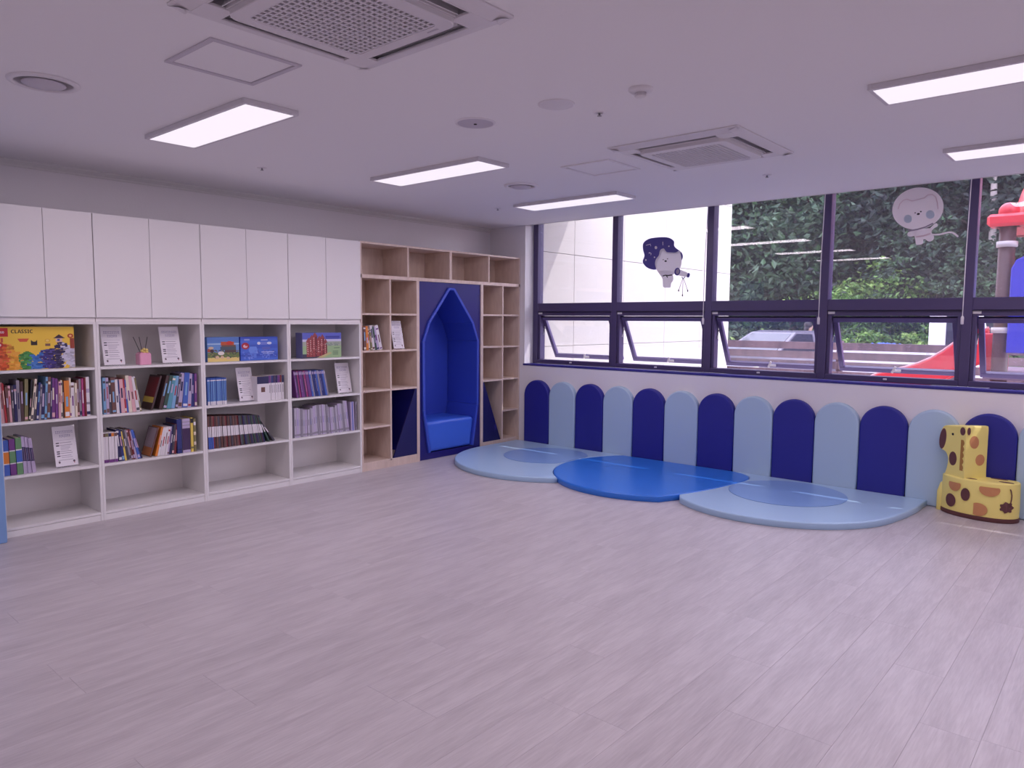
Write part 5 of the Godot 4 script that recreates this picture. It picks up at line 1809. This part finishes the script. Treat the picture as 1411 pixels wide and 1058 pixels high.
	for q in [[1210.0, 392.0, -20.6, 1.5, 1.0], [1285.0, 368.0, -20.4, 1.8, 1.5], [1360.0, 380.0, -20.2, 1.2, 1.3]]:
		var c := on_z(q[0], q[1], q[2])
		var t := thing("bush", blab[bi], "bush", Vector3(c.x, GY, c.z), "bushes at the car park edge")
		leaves("foliage", t, [[Vector3(0, c.y - GY - 0.3, 0), Vector3(q[3], q[4], q[3] * 0.8), 2600], [Vector3(0, (c.y - GY) * 0.4, 0), Vector3(q[3], (c.y - GY) * 0.45, q[3] * 0.7), 1600]], 0.15, mid if bi != 0 else bright.slice(0, 3), 300 + bi, lm)
		var sb := MB.new()
		for k in 4: sb.tube([Vector3(0.1 * k - 0.15, 0, 0), Vector3(0.3 * k - 0.45, (c.y - GY) * 0.8, 0.1)], 0.03, 6, 0.012)
		obj("stem", sb, bark, t)
		bi += 1
	var hd := thing("hedge", "clipped yellow-green hedge running behind the parked vehicles", "hedge", Vector3(-2.5, GY, -19.4))
	var hp := []
	for k in 12: hp.append([Vector3(-8.0 + k * 1.1, 0.80, 0.0), Vector3(0.85, 0.75, 0.45), 1000])
	leaves("foliage", hd, hp, 0.15, bright, 400, lm)
	var hs := MB.new()
	for k in 24: hs.tube([Vector3(-8.3 + k * 0.53, 0, 0), Vector3(-8.3 + k * 0.53 + 0.05, 0.9, 0.03)], 0.018, 5, 0.008)
	obj("stems", hs, bark, hd)
	# wooded slope behind
	var hill := struct("hillside", "dark wooded slope rising behind the trees")
	var hb := MB.new()
	var hm := mat(Color.WHITE, 1.0)
	hm.albedo_texture = noise_tex(0.05, [s(28, 40, 30), s(46, 62, 42), s(70, 90, 56)], Vector2i(256, 256), 21)
	hm.uv1_triplanar = true
	hm.uv1_world_triplanar = true
	hm.uv1_scale = Vector3.ONE * 0.35
	var nz := FastNoiseLite.new()
	nz.seed = 4
	nz.frequency = 0.15
	hb.smooth()
	for ix in 26:
		for iz in 12:
			var f := func(i: int, k: int) -> Vector3:
				var x := -34.0 + i * 2.4
				var z := -29.5 - k * 1.8
				return Vector3(x, GY + k * 1.15 + (nz.get_noise_2d(x, z) * 0.8 if k > 0 else 0.0), z)
			hb.quad(f.call(ix, iz), f.call(ix + 1, iz), f.call(ix + 1, iz + 1), f.call(ix, iz + 1), Vector3.UP + Vector3.BACK)
	obj("slope", hb, hm, hill)

func frustum(b: MB, lo: Array, hi: Array):
	# lo, hi: four corners each, same order
	var c := Vector3.ZERO
	for p in lo + hi: c += p / 8.0
	b.quad(lo[0], lo[1], lo[2], lo[3], lo[0] + lo[2] - c * 2)
	b.quad(hi[0], hi[1], hi[2], hi[3], hi[0] + hi[2] - c * 2)
	for i in 4:
		var j := (i + 1) % 4
		b.quad(lo[i], lo[j], hi[j], hi[i], lo[i] + hi[j] - c * 2)

func wheel(t: Node3D, at: Vector3, r := 0.31, w := 0.2):
	var b := MB.new()
	var xf := Transform3D(Basis(Vector3.RIGHT, PI / 2), at)
	b.lathe([Vector2(r * 0.6, -w / 2), Vector2(r * 0.94, -w / 2), Vector2(r, -w * 0.3), Vector2(r, w * 0.3), Vector2(r * 0.94, w / 2), Vector2(r * 0.6, w / 2)], 22, xf)
	var o := obj("wheel", b, M.black, t)
	b = MB.new()
	b.lathe([Vector2(0.0, -w * 0.42), Vector2(r * 0.6, -w * 0.46), Vector2(r * 0.6, w * 0.46), Vector2(0.0, w * 0.42)], 18, xf)
	obj("hub", b, M.steel, o)

func make_car(at: Vector3, turn: float):
	var t := thing("car", "dark grey sedan parked behind the slat fence", "car", at, "", Vector3(0, turn, 0))
	var paint := mat(s(84, 78, 96), 0.25)
	paint.clearcoat_enabled = true
	paint.clearcoat = 0.8
	var glass := mat(s(44, 44, 58), 0.06)
	var b := MB.new()
	var side := curve([Vector2(-2.2, 0.35), Vector2(-2.22, 0.62), Vector2(-2.05, 0.86), Vector2(-1.5, 0.95), Vector2(-0.9, 0.98), Vector2(1.0, 0.96), Vector2(1.9, 0.84), Vector2(2.18, 0.66), Vector2(2.2, 0.38), Vector2(1.7, 0.26), Vector2(0.0, 0.24), Vector2(-1.7, 0.26)], 4)
	b.prism(side, [Vector2(0.10, -0.87), Vector2(0.02, -0.82), Vector2(0, -0.7), Vector2(0, 0.7), Vector2(0.02, 0.82), Vector2(0.10, 0.87)], Transform3D(), true)
	obj("body", b, paint, t)
	b = MB.new()
	var lo := [Vector3(-1.65, 0.94, -0.74), Vector3(1.15, 0.94, -0.74), Vector3(1.15, 0.94, 0.74), Vector3(-1.65, 0.94, 0.74)]
	var hi := [Vector3(-0.85, 1.40, -0.56), Vector3(0.30, 1.42, -0.56), Vector3(0.30, 1.42, 0.56), Vector3(-0.85, 1.40, 0.56)]
	frustum(b, lo, hi)
	var ts := hi.map(func(p): return p)
	frustum(b, hi, [Vector3(-0.65, 1.45, -0.46), Vector3(0.12, 1.46, -0.46), Vector3(0.12, 1.46, 0.46), Vector3(-0.65, 1.45, 0.46)])
	obj("cabin", b, paint, t)
	var pane := func(a: Vector3, c: Vector3, d: Vector3, e: Vector3, called: String):
		var q := MB.new()
		var m := (a + c + d + e) / 4.0
		var n := (c - a).cross(d - a).normalized()
		if n.dot(m - Vector3(-0.2, 1.1, 0)) < 0: n = -n
		var k := 0.88
		q.quad(m + (a - m) * k + n * 0.006, m + (c - m) * k + n * 0.006, m + (d - m) * k + n * 0.006, m + (e - m) * k + n * 0.006, n)
		obj(called, q, glass, t)
	pane.call(lo[1], lo[2], hi[2], hi[1], "windscreen")
	pane.call(lo[0], lo[3], hi[3], hi[0], "rear_window")
	for q in [[0, 1], [3, 2]]:
		var a: Vector3 = lo[q[0]]
		var c: Vector3 = lo[q[1]]
		var d: Vector3 = hi[q[1]]
		var e: Vector3 = hi[q[0]]
		pane.call(a, a.lerp(c, 0.49), e.lerp(d, 0.49), e, "side_window")
		pane.call(a.lerp(c, 0.52), c, d, e.lerp(d, 0.52), "side_window")
	for x in [-1.35, 1.38]:
		for z in [-0.78, 0.78]:
			wheel(t, Vector3(x, 0.31, z))
	for z in [-0.6, 0.6]:
		obj("tail_lamp", bx(Vector3(-2.17, 0.72, z), Vector3(0.06, 0.12, 0.36), 0.02), mat(s(150, 30, 36), 0.2), t)
		obj("headlamp", bx(Vector3(2.08, 0.68, z), Vector3(0.12, 0.12, 0.34), 0.03), mat(s(210, 210, 220), 0.1), t)

func make_truck():
	var z := -16.6
	var xa := on_z(1190.0, 465.0, z).x
	var xb := on_z(1291.0, 465.0, z).x
	var xc := on_z(1376.0, 465.0, z).x
	var t := thing("truck", "white flatbed truck parked beyond the fence with a cargo bed", "truck", Vector3(xb, GY, z))
	var w := mat(s(232, 230, 236), 0.3)
	var cab := MB.new()
	var cw := xc - xb
	cab.prism(PackedVector2Array([Vector2(0, 0.35), Vector2(cw, 0.35), Vector2(cw, 1.15), Vector2(cw - 0.22, 1.98), Vector2(0.06, 2.0), Vector2(0, 1.9)]), [Vector2(0.05, -0.8), Vector2(0, -0.74), Vector2(0, 0.74), Vector2(0.05, 0.8)])
	obj("cab", cab, w, t)
	var g := mat(s(50, 50, 66), 0.08)
	var win := MB.new()
	win.prism(PackedVector2Array([Vector2(0.30, 1.20), Vector2(cw - 0.12, 1.20), Vector2(cw - 0.30, 1.85), Vector2(0.30, 1.85)]), [Vector2(0, 0.80), Vector2(0, 0.808)])
	obj("side_window", win, g, t)
	var ws := MB.new()
	ws.quad(Vector3(cw + 0.002, 1.2, -0.68), Vector3(cw + 0.002, 1.2, 0.68), Vector3(cw - 0.20, 1.92, 0.68), Vector3(cw - 0.20, 1.92, -0.68), Vector3.RIGHT)
	obj("windscreen", ws, g, t)
	obj("fuel_cap", bx(Vector3(0.20, 1.02, 0.805), Vector3(0.09, 0.09, 0.02), 0.01), M.grey_plastic, t)
	var mr := MB.new()
	mr.prism(rounded(0.20, 0.32, 0.08), [Vector2(0, 0.0), Vector2(0, 0.10), Vector2(0.02, 0.12)], Transform3D(Basis(), Vector3(cw - 0.18, 1.42, 0.86)))
	obj("mirror", mr, w, t)
	var bed := MB.new()
	bed.box(Vector3((xa - xb) / 2 - 0.9, 0.62, 0), Vector3(xb - xa + 1.8 - 0.04, 0.12, 1.6), 0.01)
	obj("bed", bed, w, t)
	for q in [-0.79, 0.79]:
		obj("side_board", bx(Vector3((xa - xb) / 2 - 0.9, 0.88, q), Vector3(xb - xa + 1.76, 0.42, 0.04), 0.008), w, t)
	wheel(t, Vector3(0.45, 0.33, 0.66), 0.33)
	wheel(t, Vector3(0.45, 0.33, -0.66), 0.33)
	wheel(t, Vector3((xa - xb) / 2 - 1.2, 0.33, 0.62), 0.33)
	wheel(t, Vector3((xa - xb) / 2 - 1.2, 0.33, -0.62), 0.33)
	var tarp := thing("tarpaulin", "crumpled blue tarpaulin on the truck bed", "tarpaulin", Vector3((xa + on_z(1252.0, 465.0, z).x) / 2, GY + 0.69, z))
	var hw := (on_z(1252.0, 465.0, z).x - xa) / 2
	var tb := MB.new()
	tb.smooth()
	var nz := FastNoiseLite.new()
	nz.seed = 8
	nz.frequency = 2.4
	for i in 16:
		for k in 10:
			var f := func(a: int, c: int) -> Vector3:
				var u := a / 16.0 * 2 - 1
				var v := c / 10.0 * 2 - 1
				var edge := (1 - pow(absf(u), 6)) * (1 - pow(absf(v), 6))
				return Vector3(u * hw, (0.50 + 0.07 * nz.get_noise_2d(a * 0.3, c * 0.3)) * edge, v * 0.7)
			tb.quad(f.call(i, k), f.call(i + 1, k), f.call(i + 1, k + 1), f.call(i, k + 1), Vector3.UP)
	obj("cloth", tb, mat(s(70, 96, 190), 0.5), tarp)

func make_playground():
	var z := -9.1
	var red := mat(s(226, 52, 66), 0.35)
	var brown := mat(s(80, 48, 54), 0.5)
	var blue := mat(s(58, 62, 206), 0.35)
	var P := func(px: float, py: float) -> Vector3: return on_z(px, py, z)
	var o: Vector3 = P.call(1381.0, 440.0)
	var t := thing("playground_tower", "red playground tower with a domed roof, brown posts and blue panel", "playground", Vector3(o.x, GY, z))
	var loc := func(px: float, py: float) -> Vector3: return P.call(px, py) - Vector3(o.x, GY, z)
	var pr := 0.075
	var top: Vector3 = loc.call(1381.0, 300.0)
	var posts := [Vector3(0, 0, 0), Vector3(1.25, 0, 0), Vector3(0.20, 0, -1.05), Vector3(1.45, 0, -1.05)]
	for q in posts:
		var b := MB.new()
		b.lathe([Vector2(pr, 0), Vector2(pr, top.y), Vector2(0, top.y)], 16, Transform3D(Basis(), q))
		var po := obj("post", b, brown, t)
		for py in [337.0, 455.0]:
			var y: float = loc.call(1381.0, py).y
			b = MB.new()
			b.lathe([Vector2(pr, y - 0.03), Vector2(pr + 0.02, y - 0.028), Vector2(pr + 0.02, y + 0.028), Vector2(pr, y + 0.03)], 16, Transform3D(Basis(), q))
			obj("clamp", b, M.white_plastic, po)
	# roof ring and dome
	var y0: float = loc.call(1381.0, 313.0).y
	var y1: float = loc.call(1381.0, 296.0).y
	var rb := MB.new()
	rb.box(Vector3(0.70, (y0 + y1) / 2, 0.0), Vector3(1.75, y1 - y0, 0.24), 0.05)
	rb.box(Vector3(0.80, (y0 + y1) / 2, -1.05), Vector3(1.75, y1 - y0, 0.24), 0.05)
	rb.box(Vector3(0.0, (y0 + y1) / 2, -0.5), Vector3(0.26, y1 - y0, 1.2), 0.05)
	rb.box(Vector3(1.4, (y0 + y1) / 2, -0.5), Vector3(0.26, y1 - y0, 1.2), 0.05)
	obj("roof_ring", rb, red, t)
	for q in posts:
		var kb := MB.new()
		kb.ball(Vector3(q.x, y1 + 0.03, q.z), Vector3(0.095, 0.09, 0.095), 14, 8)
		obj("post_cap", kb, red, t)
	var db := MB.new()
	var prof := []
	for i in 13:
		var a := PI / 2 * i / 12.0
		prof.append(Vector2(cos(a) * 0.70, sin(a) * 0.86))
	db.lathe(prof, 28, Transform3D(Basis(), Vector3(0.70, y0 + 0.05, -0.4)))
	obj("dome_roof", db, mat(s(236, 84, 92), 0.35), t)
	# blue climbing panel and red side panel
	var a0: Vector3 = loc.call(1396.5, 352.0)
	var a1: Vector3 = loc.call(1396.5, 486.0)
	var bp := MB.new()
	var bw := 0.85
	bp.prism(PackedVector2Array([Vector2(a0.x, a1.y), Vector2(a0.x + bw, a1.y), Vector2(a0.x + bw, a0.y - 0.14), Vector2(a0.x + bw - 0.04, a0.y - 0.05), Vector2(a0.x + bw - 0.14, a0.y), Vector2(a0.x + 0.14, a0.y), Vector2(a0.x + 0.04, a0.y - 0.05), Vector2(a0.x, a0.y - 0.14)]), [Vector2(0.01, 0.04), Vector2(0, 0.05), Vector2(0, 0.10), Vector2(0.01, 0.11)])
	obj("blue_panel", bp, blue, t)
	var rp := MB.new()
	rp.box(Vector3(a0.x - 0.05, (a0.y + a1.y) / 2 - 0.02, -0.02), Vector3(0.12, (a0.y - a1.y) * 1.05, 0.06), 0.015)
	obj("red_edge", rp, red, t)
	var lowp := MB.new()
	var l0: Vector3 = loc.call(1350.0, 459.0)
	lowp.box(Vector3((l0.x + a0.x) / 2, l0.y - 0.2, -0.12), Vector3(a0.x - l0.x, 0.40, 0.05), 0.015)
	obj("barrier", lowp, red, t)
	var deck := MB.new()
	deck.box(Vector3(0.72, l0.y - 0.44, -0.55), Vector3(1.7, 0.08, 1.3), 0.01)
	obj("deck", deck, mat(s(120, 100, 120), 0.7), t)
	# slide running down from the tower
	var sl := thing("slide", "red plastic slide sloping down beside the playground tower", "slide", Vector3(on_z(1300.0, 480.0, z).x, GY, z))
	var so := Vector3(on_z(1300.0, 480.0, z).x, GY, z)
	var edge := []
	for q in [[1352, 452], [1334, 461], [1316, 472.5], [1300, 484], [1283, 494], [1266, 501], [1250, 506], [1230, 510.5], [1211, 514.5], [1196, 521], [1186, 530]]:
		var p: Vector3 = P.call(q[0], q[1]) - so
		edge.append(Vector2(p.x, p.y))
	var poly := PackedVector2Array(edge)
	for i in range(edge.size() - 1, -1, -1):
		poly.append(edge[i] + Vector2(0.04, -0.36 + 0.02 * i))
	for zz in [0.0, -0.52]:
		var sb := MB.new()
		sb.prism(poly, [Vector2(0.012, zz - 0.03), Vector2(0, zz - 0.02), Vector2(0, zz + 0.02), Vector2(0.012, zz + 0.03)])
		var so2 := obj("side_wall", sb, red, sl)
		var tb := MB.new()
		var path := []
		for p in edge: path.append(Vector3(p.x, p.y, zz))
		tb.tube(path, 0.022, 7)
		obj("rim", tb, mat(s(236, 170, 176), 0.3), so2)
	var bed := MB.new()
	bed.smooth()
	for i in edge.size() - 1:
		var a: Vector2 = edge[i] + Vector2(0, -0.16)
		var c: Vector2 = edge[i + 1] + Vector2(0, -0.16)
		bed.quad(Vector3(a.x, a.y, 0), Vector3(c.x, c.y, 0), Vector3(c.x, c.y, -0.52), Vector3(a.x, a.y, -0.52), Vector3.UP)
	obj("chute", bed, red, sl)
	var legs := MB.new()
	for zz in [-0.05, -0.47]:
		legs.tube([Vector3(edge[7].x, -0.0, zz), Vector3(edge[7].x, edge[7].y - 0.2, zz)], 0.03, 8)
	obj("leg", legs, brown, sl)

# ------------------------------------------------------------------ the person behind the car
func nets(mb: SurfaceTool, sdf: Callable, lo: Vector3, hi: Vector3, cell: float):
	var n := Vector3i(((hi - lo) / cell).ceil()) + Vector3i.ONE
	var val := PackedFloat32Array()
	val.resize(n.x * n.y * n.z)
	var id := func(x: int, y: int, z: int) -> int: return (z * n.y + y) * n.x + x
	for z in n.z:
		for y in n.y:
			for x in n.x:
				val[(z * n.y + y) * n.x + x] = sdf.call(lo + Vector3(x, y, z) * cell)
	var vert := {}
	for z in n.z - 1:
		for y in n.y - 1:
			for x in n.x - 1:
				var acc := Vector3.ZERO
				var cnt := 0
				for e in [[0, 1], [2, 3], [4, 5], [6, 7], [0, 2], [1, 3], [4, 6], [5, 7], [0, 4], [1, 5], [2, 6], [3, 7]]:
					var a := Vector3i(e[0] & 1, (e[0] >> 1) & 1, e[0] >> 2)
					var b := Vector3i(e[1] & 1, (e[1] >> 1) & 1, e[1] >> 2)
					var va := val[((z + a.z) * n.y + y + a.y) * n.x + x + a.x]
					var vb := val[((z + b.z) * n.y + y + b.y) * n.x + x + b.x]
					if (va < 0) != (vb < 0):
						acc += Vector3(a).lerp(Vector3(b), va / (va - vb))
						cnt += 1
				if cnt > 0:
					vert[Vector3i(x, y, z)] = lo + (Vector3(x, y, z) + acc / cnt) * cell
	for k in vert:
		for ax in 3:
			var d := Vector3i.ZERO
			d[ax] = 1
			var p: Vector3i = k
			var q: Vector3i = k + d
			var v0 := val[(p.z * n.y + p.y) * n.x + p.x]
			if q.x >= n.x or q.y >= n.y or q.z >= n.z: continue
			var v1 := val[(q.z * n.y + q.y) * n.x + q.x]
			if (v0 < 0) == (v1 < 0): continue
			var u := Vector3i.ZERO
			u[(ax + 1) % 3] = 1
			var w := Vector3i.ZERO
			w[(ax + 2) % 3] = 1
			var c := [k, k - u, k - u - w, k - w]
			var ok := true
			for e in c:
				if not vert.has(e): ok = false
			if not ok: continue
			var out := Vector3(d) * (1.0 if v0 < 0 else -1.0)
			var f := [vert[c[0]], vert[c[1]], vert[c[2]], vert[c[3]]]
			var nn: Vector3 = (f[2] - f[0]).cross(f[1] - f[0])
			var ords := [0, 1, 2, 0, 2, 3] if nn.dot(out) >= 0 else [0, 2, 1, 0, 3, 2]
			for i in ords:
				var v: Vector3 = f[i]
				mb.set_color(skin_at(v))
				mb.add_vertex(v)

func skin_at(v: Vector3) -> Color:
	if v.y > 1.335 and absf(v.x) < 0.16: return Color(0.50, 0.32, 0.25)       # neck and face
	if v.y > 0.86 and not (absf(v.x) > 0.2 and v.y < 1.08): return Color(0.78, 0.76, 0.74)   # white shirt
	if absf(v.x) > 0.215 and v.y < 1.08 and v.y > 0.6: return Color(0.50, 0.32, 0.25)        # bare forearms
	if v.y > 0.06: return Color(0.06, 0.06, 0.09)
	return Color(0.03, 0.03, 0.03)

static func cap(p: Vector3, a: Vector3, b: Vector3, ra: float, rb: float) -> float:
	var h := clampf((p - a).dot(b - a) / (b - a).length_squared(), 0.0, 1.0)
	return p.distance_to(a.lerp(b, h)) - lerpf(ra, rb, h)
static func smin(a: float, b: float, k: float) -> float:
	var h := maxf(k - absf(a - b), 0.0) / k
	return minf(a, b) - h * h * k * 0.25

func make_person(at: Vector3):
	var t := thing("person", "person in a white shirt standing behind the parked car", "person", at, "", Vector3(0, 2.6, 0))
	var bones := []
	for q in [-1.0, 1.0]:
		bones.append([Vector3(0.17 * q, 1.30, 0), Vector3(0.235 * q, 1.05, -0.01), 0.052, 0.042])
		bones.append([Vector3(0.235 * q, 1.05, -0.01), Vector3(0.245 * q, 0.82, 0.06), 0.042, 0.03])
		bones.append([Vector3(0.245 * q, 0.82, 0.06), Vector3(0.24 * q, 0.73, 0.08), 0.032, 0.026])
		bones.append([Vector3(0.09 * q, 0.84, 0), Vector3(0.10 * q, 0.45, 0.01), 0.088, 0.06])
		bones.append([Vector3(0.10 * q, 0.45, 0.01), Vector3(0.10 * q, 0.07, -0.02), 0.058, 0.038])
		bones.append([Vector3(0.10 * q, 0.05, -0.03), Vector3(0.105 * q, 0.04, 0.13), 0.045, 0.035])
	bones.append([Vector3(-0.07, 0.92, 0), Vector3(0.07, 0.92, 0), 0.115, 0.115])
	bones.append([Vector3(0, 0.95, 0), Vector3(0, 1.24, 0), 0.125, 0.13])
	bones.append([Vector3(-0.11, 1.28, 0), Vector3(0.11, 1.28, 0), 0.075, 0.075])
	bones.append([Vector3(0, 1.30, 0), Vector3(0, 1.42, 0.01), 0.055, 0.05])
	var head := func(p: Vector3) -> float:
		var d := ((p - Vector3(0, 1.525, 0.015)) / Vector3(0.078, 0.112, 0.095)).length() - 1.0
		d *= 0.085
		d = smin(d, cap(p, Vector3(0, 1.46, 0.05), Vector3(0, 1.435, 0.075), 0.04, 0.03), 0.04)       # jaw
		d = smin(d, cap(p, Vector3(0, 1.535, 0.105), Vector3(0, 1.505, 0.125), 0.009, 0.015), 0.015)   # nose
		for q in [-1.0, 1.0]:
			d = smin(d, cap(p, Vector3(0.08 * q, 1.54, 0.0), Vector3(0.082 * q, 1.50, 0.005), 0.015, 0.011), 0.01)
			d = maxf(d, -(p.distance_to(Vector3(0.032 * q, 1.535, 0.118)) - 0.016))
		return smin(d, cap(p, Vector3(0, 1.34, 0), Vector3(0, 1.44, 0.01), 0.052, 0.05), 0.03)
	var body := func(p: Vector3) -> float:
		var d := 9.0
		for b in bones:
			d = smin(d, cap(p, b[0], b[1], b[2], b[3]), 0.04)
		if p.y > 1.33: d = smin(d, head.call(p), 0.02)
		return d
	var st := SurfaceTool.new()
	st.begin(Mesh.PRIMITIVE_TRIANGLES)
	st.set_smooth_group(1)
	nets(st, body, Vector3(-0.34, 0.0, -0.2), Vector3(0.34, 1.70, 0.22), 0.024)
	st.generate_normals()
	var m := mat(Color.WHITE, 0.7)
	m.vertex_color_use_as_albedo = true
	obj("body", st.commit(), m, t)
	var hb := MB.new()
	hb.ball(Vector3(0, 1.56, -0.01), Vector3(0.092, 0.098, 0.104), 18, 12)
	hb.ball(Vector3(0, 1.48, -0.055), Vector3(0.075, 0.09, 0.05), 14, 8)
	obj("hair", hb, mat(s(40, 32, 36), 0.6), t)
